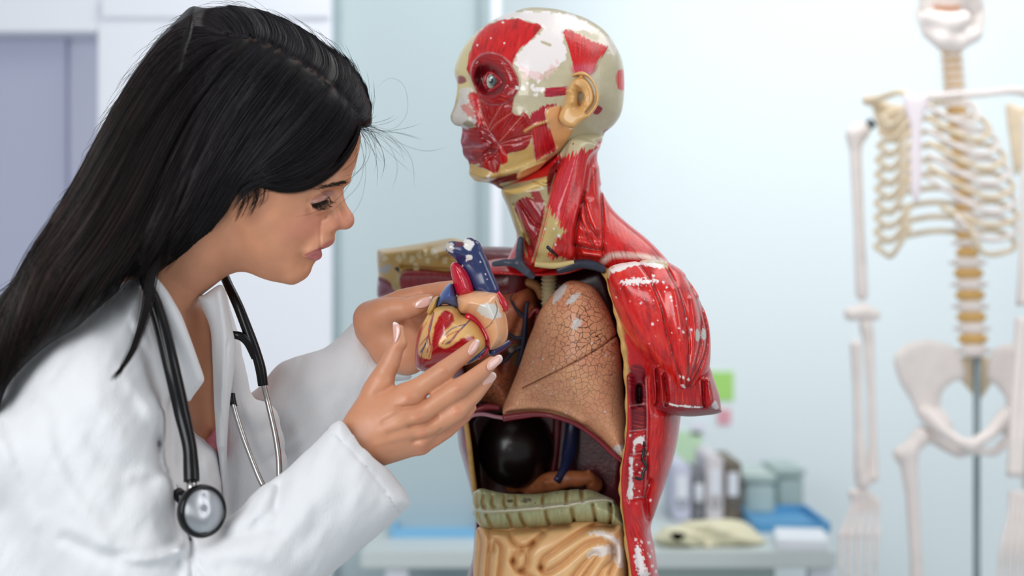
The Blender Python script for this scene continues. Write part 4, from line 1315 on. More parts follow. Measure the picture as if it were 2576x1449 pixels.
sculpt('large_bowel', relief(co_f, cg, 1.82), H, m_bowel, model, cp, 'grey green banded bowel')
si_poly = c5([(232, 1105), (300, 1085), (500, 1085), (700, 1070), (900, 1050), (1080, 1042), (1250, 1062), (1312, 1100), (1335, 1250), (1340, 1449), (1335, 1600), (1200, 1680), (400, 1680), (220, 1600), (205, 1449), (215, 1250)])
sg = Grid(1180, 1300, 1600, 1620, 1)
spnt = Paint(1180, 1300, 1600, 1620, 1.0, (234, 186, 130))
XX, YY = np.meshgrid(1180 + np.arange(spnt.nu), 1300 + np.arange(spnt.nv))
spnt.a[..., :3] *= (.94 + .12 * fbm(XX / 25., YY / 25., 3))[..., None]
loops = [[(318, 1108), (322, 1250), (308, 1449)], [(240, 1120), (262, 1200), (250, 1330), (240, 1449)], [(350, 1260), (362, 1190), (408, 1232), (410, 1330), (395, 1449)], [(462, 1130), (495, 1200), (560, 1242), (640, 1212), (720, 1130)], [(498, 1340), (512, 1295), (565, 1262)],
         [(645, 1212), (605, 1280), (600, 1350), (565, 1410), (520, 1400), (495, 1340)], [(700, 1390), (715, 1325), (800, 1260), (900, 1190), (1010, 1120), (1110, 1082), (1230, 1090)], [(700, 1390), (735, 1425), (850, 1360), (940, 1285), (1040, 1212), (1150, 1190), (1218, 1235), (1212, 1330), (1150, 1400), (1110, 1470)],
         [(930, 1460), (1000, 1370), (1080, 1292), (1112, 1312), (1060, 1390), (1010, 1460)], [(560, 1410), (640, 1470)], [(1235, 1240), (1240, 1340), (1200, 1430)], [(330, 1110), (460, 1120), (700, 1095), (900, 1078)]]
for l in loops:
    sg.stroke(c5(l), 8, -.0075)
    spnt.line(c5(l), (176, 118, 70), 4, .5)
for a, b in (([(1050, 1140), (1150, 1110), (1240, 1150), (1300, 1250), (1290, 1380), (1240, 1350), (1230, 1230), (1160, 1170)], 41), ([(1030, 1310), (1100, 1240), (1200, 1220), (1200, 1290), (1130, 1310), (1060, 1300)], 43)):
    spnt.fill(c5(a), (234, 226, 220), 3, rag=11, ragscale=8, seed=b, op=.9)
si_f = pill(si_poly, lerp_plane(1380, 1400, 1.815, -.08, 0), .05, .04, .05)
sculpt('small_bowel', relief(si_f, sg, 1.82, .02), H, m_bowel, model, spnt, 'tan coiled bowel')

# ---- the loose heart in her hands
heart = empty('heart_model', tuple(P(1160, 936, 1.64)), 'painted heart model with red and navy vessel stumps held between two hands', 'anatomical model')
HY = 1.635
m_heart = material('heart_gloss_paint', rough=.2, spec=.5, coat=.5, attr=True, fibres=True)
vb_poly = c2([(590, 858), (555, 840), (538, 800), (536, 720), (550, 650), (572, 590), (605, 530), (640, 480), (690, 455), (780, 455), (830, 510), (880, 515), (930, 560), (975, 630), (990, 680), (960, 740), (900, 800), (800, 830), (700, 838), (640, 850)])
ra_poly = c2([(790, 430), (800, 395), (860, 368), (940, 362), (1035, 372), (1065, 420), (1090, 490), (1106, 570), (1106, 640), (1080, 690), (1030, 720), (990, 722), (980, 650), (930, 560), (870, 515), (815, 500)])
ao_poly = c2([(755, 230), (770, 195), (800, 195), (850, 240), (885, 310), (898, 380), (860, 400), (800, 395), (775, 330)])
hvb = pill(vb_poly, lerp_plane(1140, 850, HY, .0, 0), .047, .045)
hg = Grid(1020, 580, 1300, 960, 1)
hg.stroke(c2([(640, 490), (620, 600), (630, 700), (620, 770)]), 5, -.003)
hg.stroke(c2([(860, 520), (930, 560), (975, 640), (985, 690)]), 5, -.004)
hpnt = Paint(1020, 580, 1300, 960, .8, (222, 176, 110))
hpnt.fill(c2([(700, 500), (740, 490), (775, 520), (770, 560), (720, 620), (690, 700), (760, 700), (840, 640), (900, 650), (880, 690), (830, 740), (760, 790), (660, 830), (600, 850), (545, 830), (545, 740), (580, 770), (620, 780), (640, 760), (650, 640), (670, 560)]),
          (168, 10, 24), 4, fib=.6, ang=150, rag=3)
hpnt.fill(c2([(536, 740), (548, 650), (575, 590), (590, 580), (565, 680), (562, 760), (600, 800), (590, 862), (540, 830)]), (158, 14, 34), 5)
hpnt.fill(c2([(690, 680), (740, 620), (790, 570), (850, 550), (900, 600), (880, 640), (820, 660), (760, 700), (705, 715)]), (224, 178, 112), 5, rag=4, ragscale=6)
for pts, cc, w in (([(885, 530), (850, 570), (800, 620), (770, 660), (730, 690)], (40, 44, 110), 2.2), ([(850, 570), (810, 580), (760, 600), (720, 640)], (40, 44, 110), 1.4), ([(820, 600), (780, 640), (750, 690)], (170, 30, 40), 1.4), ([(800, 610), (740, 640), (705, 690)], (170, 30, 40), 1.2),
                   ([(655, 500), (640, 570), (622, 640), (600, 700), (575, 740)], (40, 44, 110), 2.0), ([(650, 520), (625, 600), (630, 680), (615, 740)], (178, 30, 40), 2.0), ([(620, 640), (595, 670), (570, 700)], (178, 30, 40), 1.3), ([(625, 660), (640, 710), (625, 770)], (170, 40, 40), 1.3),
                   ([(605, 690), (585, 740), (580, 780)], (60, 40, 90), 1.2), ([(610, 560), (580, 620), (562, 680)], (200, 60, 50), 1.2)):
    hpnt.line(c2(pts), cc, w)
hpnt.line(c2([(690, 445), (740, 450), (790, 460), (830, 505)]), (60, 40, 60), 2)
ventr = sculpt('ventricles', relief(hvb, hg, HY + .01), H, m_heart, heart, hpnt, 'red and cream muscular heart body with painted vessels')
hpa = Paint(1020, 560, 1300, 960, .8, (226, 172, 130))
XX, YY = np.meshgrid(1020 + .8 * np.arange(hpa.nu), 560 + .8 * np.arange(hpa.nv))
hpa.a[..., :3] *= (.94 + .12 * fbm(XX / 20., YY / 20., 3))[..., None]
hpa.fill(c2([(920, 470), (960, 440), (1020, 450), (1060, 500), (1060, 530), (1000, 540), (940, 510)]), (216, 214, 206), 2, rag=7, ragscale=7, seed=3)
hpa.line(c2([(1030, 430), (1040, 490), (1000, 570), (930, 620), (880, 665)]), (86, 64, 60), 1.2)
hpa.fill(c2([(1035, 370), (1070, 420), (1098, 490), (1085, 495), (1060, 450)]), (190, 24, 44), 2, rag=4, ragscale=3)
sculpt('atrium', pill(ra_poly, lerp_plane(1200, 800, HY - .002, .0, 0), .046, .04), H, m_heart, heart, hpa, 'smooth peach heart chamber with a chipped patch')
m_hred = material('crimson_gloss', (190, 18, 44), .18, coat=.5)
m_hblue = material('navy_gloss', (34, 46, 96), .22, coat=.5, vary=.15)
hc = lambda p, D, r: [(c2([a])[0] + (D, r_)) for a, r_ in zip(p, r)]
sculpt('aorta', pill(ao_poly, HY - .008, .024, .03), .0011, m_hred, heart, None, 'crimson artery stump')
hb = Paint(1090, 590, 1300, 790, .8, (34, 46, 92))
hb.fill(c2([(820, 55), (890, 60), (895, 100), (870, 125), (840, 100)]), (224, 222, 220), 2, rag=4, ragscale=5)
hb.fill(c2([(728, 80), (770, 75), (775, 125), (740, 130)]), (190, 186, 184), 2, rag=5, ragscale=5)
hb.fill(c2([(790, 60), (830, 60), (835, 95), (790, 95)]), (96, 44, 56), 3, rag=3)
hb.fill(c2([(850, 150), (885, 150), (885, 175), (855, 178)]), (224, 222, 220), 2, rag=2)
hb.specks(c2([(800, 110)])[0] + c2([(1000, 350)])[0], 5, .8, 2.5, WHT, 2)
vb = U(.006, chain(hc([(905, 95), (930, 180), (960, 260), (1000, 360)], HY - .006, [15, 18, 21, 23])), chain(hc([(770, 105), (830, 120), (900, 150), (935, 200)], HY - .008, [18, 21, 20, 18])),
       chain(hc([(790, 130), (850, 200), (905, 260), (940, 330)], HY - .004, [12, 16, 20, 22])), chain(hc([(870, 75), (890, 110)], HY, [14, 16])))
m_hbp = material('navy_chipped_gloss', rough=.22, coat=.5, attr=True)
sculpt('great_vessels', vb, .0011, m_hbp, heart, hb, 'navy vessel stumps chipped white at the top')
sculpt('blue_appendage', pill(c2([(672, 470), (685, 410), (710, 360), (745, 322), (772, 322), (790, 380), (800, 430), (815, 470), (780, 462), (720, 445)]), HY - .004, .03, .025), .0011, material('steel_blue_gloss', (58, 84, 140), .25, coat=.4, vary=.15), heart, None, 'steel blue vessel stump')
sculpt('cream_appendage', pill(c2([(612, 500), (640, 430), (668, 400), (690, 400), (672, 470), (640, 510)]), HY - .002, .02, .012), .0011, material('ochre_gloss', (196, 152, 80), .3, coat=.3), heart)
hcomb = U(.002, hvb, pill(ra_poly, HY - .002, .046, .04))
ap = spline(c2([(858, 520), (900, 540), (945, 585), (975, 640), (985, 690), (965, 735), (925, 770)]), 5, False)
tube('heart_artery', surf(hcomb, ap, 1.54, 1.68, .001), .0036, m_hred, heart, 1, 10, 'crimson artery in the groove')
bp_ = spline(c2([(985, 690), (960, 725), (910, 768), (860, 800)]), 5, False)
tube('heart_vein', surf(hcomb, bp_, 1.54, 1.68, .0), .0026, m_hblue, heart, 1, 8, 'navy vein along the lower edge')
sculpt('vein_stub', chain([(1238, 886, HY, 10), (1256, 876, HY + .01, 10), (1278, 862, HY + .02, 8)]), .0012, m_hblue, heart, None, 'navy vein stub')
tube('red_beading', [P(a, b, HY - .01) for a, b in c2([(1040, 375), (1062, 420), (1082, 460), (1092, 492)])], [.003, .005, .0055, .003], m_hred, heart, 4, 8)
# ------------------------------------------------------------------ the woman in the lab coat
person = empty('person', (X(250, 1.6), 1.62, 0.0), 'woman with long black hair in a white lab coat bending forward and holding a heart', 'person')
f1 = lambda p: zc(p, 2.898, 500, 300)
h6 = lambda p: zc(p, 2.07, 0, 0)
k7 = lambda p: zc(p, 1.8133, 0, 650)
HD = 1.60
m_skin = material('skin', rough=.40, spec=.45, attr=True, sss=.10, vary=.06, vscale=45, bump=(900, .00025, (1, 1, 1)))
SK, SKD = (203, 143, 110), (176, 112, 80)

# ---- head
face_poly = [(905, 330), (906, 360), (898, 405), (884, 440), (868, 458), (856, 474), (850, 490), (846, 520), (842, 548), (834, 572), (824, 590), (812, 610), (802, 628), (792, 648), (779, 664), (774, 680), (766, 694), (753, 705), (735, 714), (706, 712), (672, 705), (638, 692),
             (600, 672), (556, 640), (505, 590), (450, 520), (410, 440), (400, 360), (418, 280), (470, 195), (550, 132), (640, 105), (730, 122), (810, 175), (870, 250)]


def face_T(u, v):
    t = np.clip(((u - 640) * .38 + (v - 480) * .92) / 230.0, 0, 1)
    return 0.069 - 0.016 * t


fb = pill(Poly2(face_poly).soften(40), HD, face_T, .078, p=1.42)
nose_w = U(.008, chain([(846, 482, HD, 15), (856, 515, HD, 15), (867, 550, HD, 21), (868, 553, HD, 21)]), chain([(866, 553, HD, 20), (840, 562, HD - .006, 15)]),
           ell(P(827, 565, HD - .0120), (.0095, .0066, .0078)), chain([(828, 500, HD - .012, 12), (836, 545, HD - .014, 14)]))
nostril = chain([(853, 578, HD - .008, 5), (838, 580, HD - .010, 5)])
lip_w = U(.003, chain([(796, 640, HD, 15), (790, 641, HD - .009, 13), (781, 642, HD - .014, 9), (771, 643, HD - .018, 5)]))
mid = U(.013, chain([(817, 584, HD - .006, 10), (820, 599, HD - .006, 10)]), chain([(811, 587, HD - .012, 10), (807, 604, HD - .012, 10), (793, 622, HD - .017, 8), (778, 634, HD - .020, 6)]), chain([(823, 600, HD, 10), (808, 610, HD - .009, 9), (790, 625, HD - .016, 8)]), chain([(818, 582, HD, 11), (821, 599, HD, 11)]), chain([(750, 681, HD, 22), (738, 686, HD, 23)]), chain([(779, 655, HD, 10), (766, 667, HD, 13)]))
orb = ell(P(800, 511, HD - .0275), (.0132, .0125, .0128))
brow = chain([(866, 452, HD - .004, 14), (842, 455, HD - .018, 15), (800, 466, HD - .030, 12)])
headf = U(.009, fb, brow, mid)
fr_ = Grid(380, 80, 920, 740, 1.2)
fr_.blob(814, 508, 26, 22, -.0045, 20)
fr_.blob(842, 500, 14, 26, -.003, 0)
fr_.blob(745, 570, 50, 36, .0035, 30)
fr_.blob(760, 645, 9, 9, -.0008)
fr_.stroke([(800, 660), (785, 668), (770, 672)], 8, -.0022)
fr_.blob(690, 640, 40, 30, .0015)
headf = relief(headf, fr_, HD - .005, .02)
headf = U(.0045, headf, orb)
headf = U(.008, headf, nose_w)
headf = U(.0028, headf, lip_w)
headf = cut(headf, nostril, .003)
lidg = Grid(760, 460, 880, 560, .8)
lidg.stroke([(776, 506), (792, 494), (812, 486), (832, 484)], 3.0, -.0014)
lidg.stroke([(782, 512), (800, 512), (813, 507), (828, 497)], 1.8, -.0014)
lidg.stroke([(812, 583), (804, 572), (808, 556), (820, 544)], 3.5, -.0018)
headf = relief(headf, lidg, HD, .01)

# ---- neck and chest
neckf = U(.02, chain([(500, 596, HD + .004, 120), (430, 660, HD + .008, 112), (375, 735, HD + .012, 108), (340, 860, HD + .03, 130)]))
chest = pill([(380, 690), (450, 705), (505, 745), (532, 800), (545, 900), (550, 1000), (566, 1120), (560, 1200), (470, 1250), (330, 1200), (300, 1000), (300, 800)], lerp_plane(480, 900, 1.675, 0, 0), .062, .05)
waist = chain([(330, 1150, 1.68, 190), (200, 1700, 1.66, 260), (180, 2050, 1.66, 270)])

# ---- hands
hz = lambda p: zc(p, 2.416, 820, 580)
RH = 1.555                                                 # her right hand, nearest the camera
palm = U(.012, chain([(905, 1112, RH + .004, 58), (960, 1080, RH + .002, 62), (1000, 1058, RH, 60)]),
         chain([(940, 1055, RH, 40), (1020, 1003, RH, 33)]), chain([(950, 1085, RH - .002, 44), (1042, 1052, RH - .004, 31)]), chain([(955, 1110, RH, 44), (1056, 1092, RH, 29)]), chain([(960, 1130, RH + .004, 40), (1056, 1118, RH + .006, 25)]),
         chain([(915, 1060, RH + .006, 46), (958, 965, RH + .010, 30)]))
fing = [chain([(1020, 1003, RH, 32), (1070, 966, RH + .000, 27), (1118, 932, RH + .001, 26), (1142, 912, RH + .008, 22), (1166, 894, RH + .013, 21), (1190, 871, RH + .018, 16.5)], .0),
        chain([(1044, 1052, RH - .004, 30), (1098, 1014, RH - .005, 26), (1152, 978, RH - .003, 25.5), (1184, 955, RH + .002, 21.5), (1210, 936, RH + .006, 20.5), (1238, 912, RH + .012, 16)], .0),
        chain([(1058, 1092, RH, 28), (1104, 1064, RH + .000, 25), (1150, 1036, RH + .001, 24.5), (1176, 1012, RH + .006, 20.5), (1196, 992, RH + .010, 19.5), (1226, 958, RH + .016, 15.5)], .0),
        chain([(1058, 1118, RH + .006, 24), (1090, 1104, RH + .012, 21), (1124, 1082, RH + .016, 20.5), (1150, 1062, RH + .022, 17.5), (1168, 1046, RH + .026, 17), (1186, 1026, RH + .034, 13)], .0),
        chain([(946, 985, RH + .012, 34), (966, 942, RH + .012, 28), (982, 912, RH + .010, 25), (996, 876, RH + .010, 20.5), (1006, 862, RH + .010, 20), (1004, 830, RH + .010, 14)], .0)]
rhand = U(.006, U(.012, palm, *fing[:1]), *fing[1:])
rg = Grid(840, 800, 1280, 1190, 1)
for u, v, r, h in ((1027, 998, 18, .0022), (1052, 1050, 18, .003), (1066, 1092, 18, .003), (1062, 1121, 14, .002), (1118, 930, 13, .0010), (1152, 976, 13, .0012), (1150, 1036, 13, .001), (998, 872, 10, .0008)):
    rg.blob(u, v, r, r * .8, h * 1.25)
for pts, w, h in (([(1000, 1025), (1050, 1020), (1078, 996)], 6, -.0022), ([(1030, 1074), (1076, 1064), (1100, 1048)], 5, -.002), ([(1040, 1110), (1085, 1100), (1110, 1082)], 5, -.0016), ([(960, 1056), (990, 1036), (1020, 1010)], 8, .0010), ([(960, 1085), (1000, 1072), (1040, 1056)], 8, .0010),
                  ([(945, 1118), (1000, 1104), (1050, 1094)], 7, .001), ([(950, 990), (975, 980), (990, 968)], 8, -.002), ([(965, 1060), (990, 1048), (1012, 1032)], 8, -.001), ([(980, 1092), (1005, 1084), (1030, 1075)], 8, -.001)):
    rg.stroke(pts, w, h * (1.5 if h < 0 else .8))
for c, a in (((1110, 937), 60), ((1118, 931), 60), ((1126, 925), 60), ((1144, 983), 55), ((1152, 977), 55), ((1160, 971), 55), ((1142, 1041), 55), ((1150, 1036), 55), ((1158, 1029), 55), ((992, 884), 15), ((997, 874), 15), ((1164, 896), 50), ((1208, 938), 50), ((1194, 995), 50), ((1120, 1084), 55)):
    s_, c_ = math.sin(math.radians(a)), math.cos(math.radians(a))
    rg.stroke([(c[0] - 11 * c_, c[1] - 11 * s_), (c[0] + 11 * c_, c[1] + 11 * s_)], 1.5, -.0007)
rhand = relief(rhand, rg, RH + .01, .02)

LH = 1.715                                                  # her left hand, behind the heart
lpalm = U(.014, chain([(940, 838, LH + .02, 40), (958, 838, LH + .012, 48), (980, 850, LH + .006, 56)]), chain([(960, 820, LH, 60), (1010, 870, LH, 62)]), chain([(930, 800, LH - .004, 40), (975, 790, LH - .02, 36)]),
          chain([(990, 880, LH, 50), (1030, 900, LH - .01, 42)]))
lf = [chain([(960, 790, LH - .02, 36), (995, 778, LH - .03, 31), (1028, 776, LH - .038, 27), (1050, 768, LH - .046, 25), (1078, 757, LH - .05, 18)]),
      chain([(960, 785, LH + .01, 36), (1010, 752, LH + .012, 25), (1068, 737, LH + .010, 22), (1110, 728, LH - .002, 20), (1140, 722, LH - .014, 17)]),
      chain([(985, 815, LH + .010, 34), (1050, 780, LH + .018, 25), (1110, 765, LH + .016, 23), (1150, 762, LH + .006, 20), (1175, 765, LH - .004, 17)]),
      chain([(1000, 850, LH + .008, 34), (1060, 830, LH + .018, 25), (1120, 818, LH + .014, 23), (1160, 818, LH + .004, 20), (1185, 820, LH - .006, 16)]),
      chain([(1010, 885, LH + .004, 32), (1060, 880, LH + .012, 23), (1105, 872, LH + .010, 20), (1135, 870, LH + .002, 18), (1155, 868, LH - .006, 14)])]
lhand = U(.008, lpalm, *lf)
arms = U(.02, chain([(250, 980, 1.60, 100), (230, 1200, 1.52, 95), (370, 1490, 1.53, 62)]), chain([(370, 1490, 1.53, 62), (700, 1315, 1.525, 62), (850, 1175, 1.54, 56), (905, 1112, RH + .004, 56)]),
         chain([(420, 960, 1.76, 90), (600, 1160, 1.80, 72), (760, 1030, 1.79, 44), (890, 872, LH + .040, 26), (935, 838, LH + .02, 40)]))
legs = U(.03, chain([(150, 2050, 1.58, 210), (140, 2900, 1.56, 130), (120, 3750, 1.56, 90)]), chain([(210, 2050, 1.74, 200), (220, 2900, 1.76, 130), (210, 3560, 1.76, 90)]))
bodyf = U(.010, U(.016, U(.022, headf, neckf), chest, waist), arms, rhand, lhand)

bp = Paint(380, 80, 1300, 1320, 1.2, SK)
bp.fill([(730, 560), (770, 530), (810, 550), (800, 590), (740, 600), (700, 590)], (222, 148, 122), 40, op=.8)
bp.fill([(840, 540), (870, 530), (892, 550), (870, 580), (830, 575)], (220, 146, 120), 14, op=.7)
bp.fill([(767, 641), (780, 636), (797, 628), (811, 624), (813, 632), (809, 646), (800, 654), (788, 656), (776, 650)], (198, 118, 116), 2.5)
bp.fill([(774, 638), (790, 629), (803, 622), (818, 611), (834, 603), (838, 610), (812, 626), (796, 631), (780, 637)], (192, 120, 112), 3)
bp.line([(767, 642), (782, 635), (797, 629), (812, 624)], (120, 60, 58), 1.4)
bp.fill([(778, 508), (790, 496), (812, 484), (836, 478), (840, 488), (828, 498), (812, 506), (796, 511)], (150, 106, 102), 9, op=.75)
bp.line([(782, 512), (800, 512), (813, 507), (828, 497)], (36, 24, 24), 2.2)
bp.fill([(590, 500), (640, 470), (690, 490), (660, 540), (630, 560), (600, 540)], (150, 100, 76), 30, op=.6)
for c in ((1118, 931), (1152, 977), (1150, 1036), (998, 874), (1028, 998), (1054, 1050), (1066, 1092)):
    bp.fill([(c[0] - 12, c[1]), (c[0], c[1] - 11), (c[0] + 12, c[1]), (c[0], c[1] + 11)], (206, 128, 100), 10, op=.45)
bp.fill([(1040, 1130), (1130, 1090), (1190, 1030), (1180, 1060), (1080, 1140)], (206, 132, 104), 14, op=.5)

# fine grain near the camera, coarser where clothes hide it
_unused = 0 and [prism([(380, 60), (930, 60), (930, 760), (700, 760), (560, 1260), (380, 1260)], 1.3, 1.9, False), prism([(840, 690), (1300, 690), (1300, 1200), (840, 1200)], 1.3, 1.9, False)]
Vb, Qb = polygonise(bodyf, .0013, .012)
qb = Q(Vb.astype(np.float32))


def keep_faces(V, Qd, mask):
    m = mask[Qd].all(1)
    Qd = Qd[m]
    u, inv = np.unique(Qd, return_inverse=True)
    return V[u], inv.reshape(-1, 4)


body_parts = []
cb = bp.at(qb.u, qb.v)
person_body = mesh_obj('body', Vb, Qb, m_skin, person, True, np.c_[cb[:, :3], cb[:, 3] * 0 + 1], None, 'bare skin of face, neck and hands')

# nails
m_nail = material('pale_pink_nail', rough=.15, spec=.6, coat=.6, attr=True)


def nail(poly, hand, d0, d1, tip):
    p = np.array(poly)
    c = p.mean(0)
    d = hit(hand, p[:, 0], p[:, 1], d0, d1)
    dc = hit(hand, [c[0]], [c[1]], d0, d1)[0]
    ok = ~np.isnan(d)
    A = np.c_[p[ok] - c, np.ones(ok.sum())]
    g = np.linalg.lstsq(A, d[ok] - dc, rcond=None)[0] if ok.sum() > 3 else np.zeros(3)
    g = np.clip(g, -.0004, .0004)
    yc = lambda u, v: dc + (u - c[0]) * g[0] * .8 + (v - c[1]) * g[1] * .8 + .0006
    np_l = Paint(p[:, 0].min() - 6, p[:, 1].min() - 6, p[:, 0].max() + 6, p[:, 1].max() + 6, .6, (226, 178, 166))
    t = np.array(tip)
    n = (t - c) / np.linalg.norm(t - c)
    e = c + n * (np.linalg.norm(t - c) - 5)
    o = np.array([-n[1], n[0]])
    np_l.fill([tuple(e + o * 25), tuple(e - o * 25), tuple(e - o * 25 + n * 20), tuple(e + o * 25 + n * 20)], (244, 232, 226), 3, sm=False)
    sculpt('fingernail', pill(poly, yc, .0022, .006), .0005, m_nail, person, np_l)


nail(hz([(862, 728), (880, 690), (908, 664), (930, 664), (934, 690), (915, 730), (884, 758), (868, 752)]), rhand, 1.4, 1.7, hz([(930, 664)])[0])
nail(hz([(978, 822), (992, 790), (1040, 757), (1066, 758), (1074, 786), (1052, 815), (1004, 848), (984, 846)]), rhand, 1.4, 1.7, hz([(1072, 768)])[0])
nail(hz([(948, 938), (960, 898), (1000, 862), (1028, 864), (1036, 892), (1012, 926), (972, 962), (954, 956)]), rhand, 1.4, 1.7, hz([(1034, 872)])[0])
nail(hz([(406, 562), (428, 558), (449, 580), (450, 622), (436, 664), (418, 686), (410, 640)]), rhand, 1.4, 1.7, hz([(418, 558)])[0])
nail(hz([(540, 465), (545, 435), (582, 411), (636, 400), (647, 408), (632, 450), (600, 468), (560, 474)]), lhand, 1.5, 1.8, hz([(645, 402)])[0])

# lashes and brow
m_hairs = material('black_hair', (24, 18, 17), .30, .5)
lash, lr = [], []
for i in range(44):
    t = i / 43
    u, v = 783 + 45 * t, 512 - 15 * t * t + 0 * t
    d = hit(headf, [u], [v], 1.45, 1.62)[0]
    if np.isnan(d):
        d = 1.56
    L = 13 + 11 * math.sin(t * 2.6) + RNG.uniform(-3, 3)
    dx = (.45 + .35 * t) * L + RNG.uniform(-2, 2)
    lash.append([P(u, v, d), P(u + dx * .25, v + L * (.5 - .2 * t), d - .003), P(u + dx * .6, v + L * (.85 - .3 * t), d - .006), P(u + dx * 1.05, v + L * (1.0 - .4 * t), d - .008)])
    lr.append([.00036, .00032, .00024, .00008])
for i in range(0):
    t = i / 9
    lash.append([P(858 + 3 * t, 490 + 22 * t, 1.622), P(866 + 4 * t, 496 + 22 * t, 1.624), P(874 + 3 * t, 500 + 20 * t, 1.626), P(878 + 3 * t, 500 + 18 * t, 1.627)])
    lr.append([.0003, .00026, .0002, .00008])
V, Qd = tubes([spline(l, 3, False) for l in lash], [np.interp(np.linspace(0, 3, 10), range(4), r) for r in lr], 4)
mesh_obj('eyelashes', V, Qd, m_hairs, person)
br, brr = [], []
for i in range(95):
    t = RNG.random()
    t = t ** .5
    u = 785 + 90 * t + RNG.normal(0, 2)
    v = 480 - 22 * t + RNG.normal(0, 2.4)
    pts = [(u, v), (u - 7, v - 1.2 + RNG.normal(0, .8)), (u - 15, v + 1.5 + RNG.normal(0, 1))]
    d = hit(headf, [a for a, b in pts], [b for a, b in pts], 1.48, 1.62, 60)
    if np.isnan(d).any():
        continue
    br.append([P(a, b, x - .0004 - .0003 * (k == 2)) for k, ((a, b), x) in enumerate(zip(pts, d))])
    brr.append([.0002, .0002, .00007])
V, Qd = tubes(br, brr, 3)
mesh_obj('eyebrow', V, Qd, m_hairs, person)

# ---- hair
hair_poly = [(936, 318), (932, 267), (912, 209), (883, 160), (854, 136), (801, 97), (728, 53), (655, 24), (582, 15), (534, 19), (485, 39), (437, 68), (388, 112), (340, 175), (301, 238), (262, 310), (250, 400), (260, 520), (300, 640), (400, 690), (470, 640), (540, 620), (640, 640), (740, 640), (800, 560), (860, 470), (900, 390)]
hmass = pill(hair_poly, HD, .083, .085, p=1.65)
vis_hair = [(950, 322), (950, 200), (900, 100), (760, 20), (600, -30), (420, 20), (300, 150), (180, 330), (180, 560), (330, 720), (400, 700), (420, 667), (464, 643), (512, 604), (546, 565), (575, 522), (594, 488), (618, 464), (640, 460), (676, 470), (725, 475), (773, 467), (821, 437), (860, 390), (889, 349), (905, 322)]
cap_ = both(hmass, prism(vis_hair, 1.3, 1.70), .012)
fall_poly = [(500, 30), (437, 68), (388, 112), (340, 175), (301, 238), (262, 310), (228, 378), (194, 446), (146, 529), (97, 616), (48, 689), (0, 742), (-60, 830), (-90, 980), (-60, 1060), (-10, 1040), (20, 970), (72, 910), (130, 862), (190, 826), (240, 782), (290, 740), (335, 704), (372, 712), (392, 690), (420, 667), (464, 643), (512, 604), (546, 565), (575, 500), (560, 300)]


def fall_y(u, v):
    t = np.clip((560 - u) / 430.0, 0, 1)
    t = t * t * (3 - 2 * t)
    return 1.595 * (1 - t) + 1.470 * t


fall = pill(fall_poly, fall_y, lambda u, v: .036 + .040 * np.clip((u - 80) / 380, 0, 1), .045)
lock_ = chain([(388, 650, 1.52, 9), (378, 720, 1.500, 5), (366, 790, 1.482, 3.5), (343, 860, 1.458, 2.5), (316, 915, 1.436, 1.6), (284, 953, 1.425, .8)], 0, 4)
hairf = U(.02, cap_, fall)
hg_ = Grid(-100, -20, 960, 1070, 2)
part = [(560, 92), (600, 93), (630, 97), (679, 116), (752, 155), (825, 208), (873, 257), (907, 308)]
hg_.stroke(part, 5, -.0012)
for i in range(46):
    t = RNG.random()
    a0 = spline(part, 6, False)[int(t * 40)]
    e = np.array([RNG.uniform(-60, 560), 0])
    e[1] = np.interp(e[0], [-60, 100, 300, 420, 560], [1000, 860, 720, 650, 560])
    m_ = (a0 + e) / 2 + np.array([-50 * (1 - t), -60])
    hg_.stroke([a0, m_, e], RNG.uniform(5, 12), RNG.uniform(-.0022, .002))
hairf = relief(hairf, hg_, 1.60, .03)
m_hair = material('black_brown_hair', (17, 13, 13), .40, .24, attr=True)
V1, Q1 = polygonise(U(.004, hairf, lock_), .0028, .012)

# strands: guides from the parting, laid on the hair's own surface
K = 26
guides = [
    [(907, 308), (903, 330), (885, 370), (858, 405), (822, 436), (775, 462), (725, 472), (676, 468), (640, 458)],
    [(895, 287), (885, 320), (850, 370), (800, 415), (740, 445), (690, 456), (650, 456), (622, 462), (598, 486)],
    [(873, 257), (850, 300), (800, 360), (740, 405), (680, 436), (630, 456), (600, 482), (576, 520), (552, 556)],
    [(840, 222), (800, 275), (740, 340), (680, 395), (630, 440), (594, 490), (566, 535), (530, 580), (492, 620)],
    [(800, 190), (755, 245), (695, 320), (640, 390), (595, 450), (555, 515), (515, 575), (470, 630), (424, 666)],
    [(752, 155), (700, 215), (640, 295), (588, 375), (545, 450), (505, 530), (465, 590), (425, 650), (396, 690)],
    [(715, 134), (655, 200), (595, 285), (545, 370), (500, 455), (460, 540), (425, 600), (395, 660), (368, 712)],
    [(679, 116), (615, 185), (550, 275), (500, 365), (455, 460), (415, 550), (380, 620), (345, 680), (300, 735)],
    [(650, 104), (580, 170), (510, 260), (460, 350), (412, 450), (365, 545), (320, 630), (270, 705), (210, 805)],
    [(630, 97), (550, 155), (475, 240), (420, 335), (370, 435), (315, 540), (260, 630), (200, 715), (110, 865)],
    [(610, 94), (520, 140), (445, 220), (385, 315), (330, 420), (270, 530), (210, 620), (140, 720), (40, 935)],
    [(595, 92), (495, 120), (415, 195), (355, 290), (298, 395), (235, 510), (170, 605), (95, 710), (0, 1010)],
    [(575, 90), (478, 92), (400, 150), (335, 240), (272, 345), (205, 465), (140, 570), (65, 685), (-40, 1010)],
    [(560, 88), (470, 66), (392, 118), (318, 220), (252, 335), (190, 456), (122, 572), (50, 690), (-70, 900)],
]
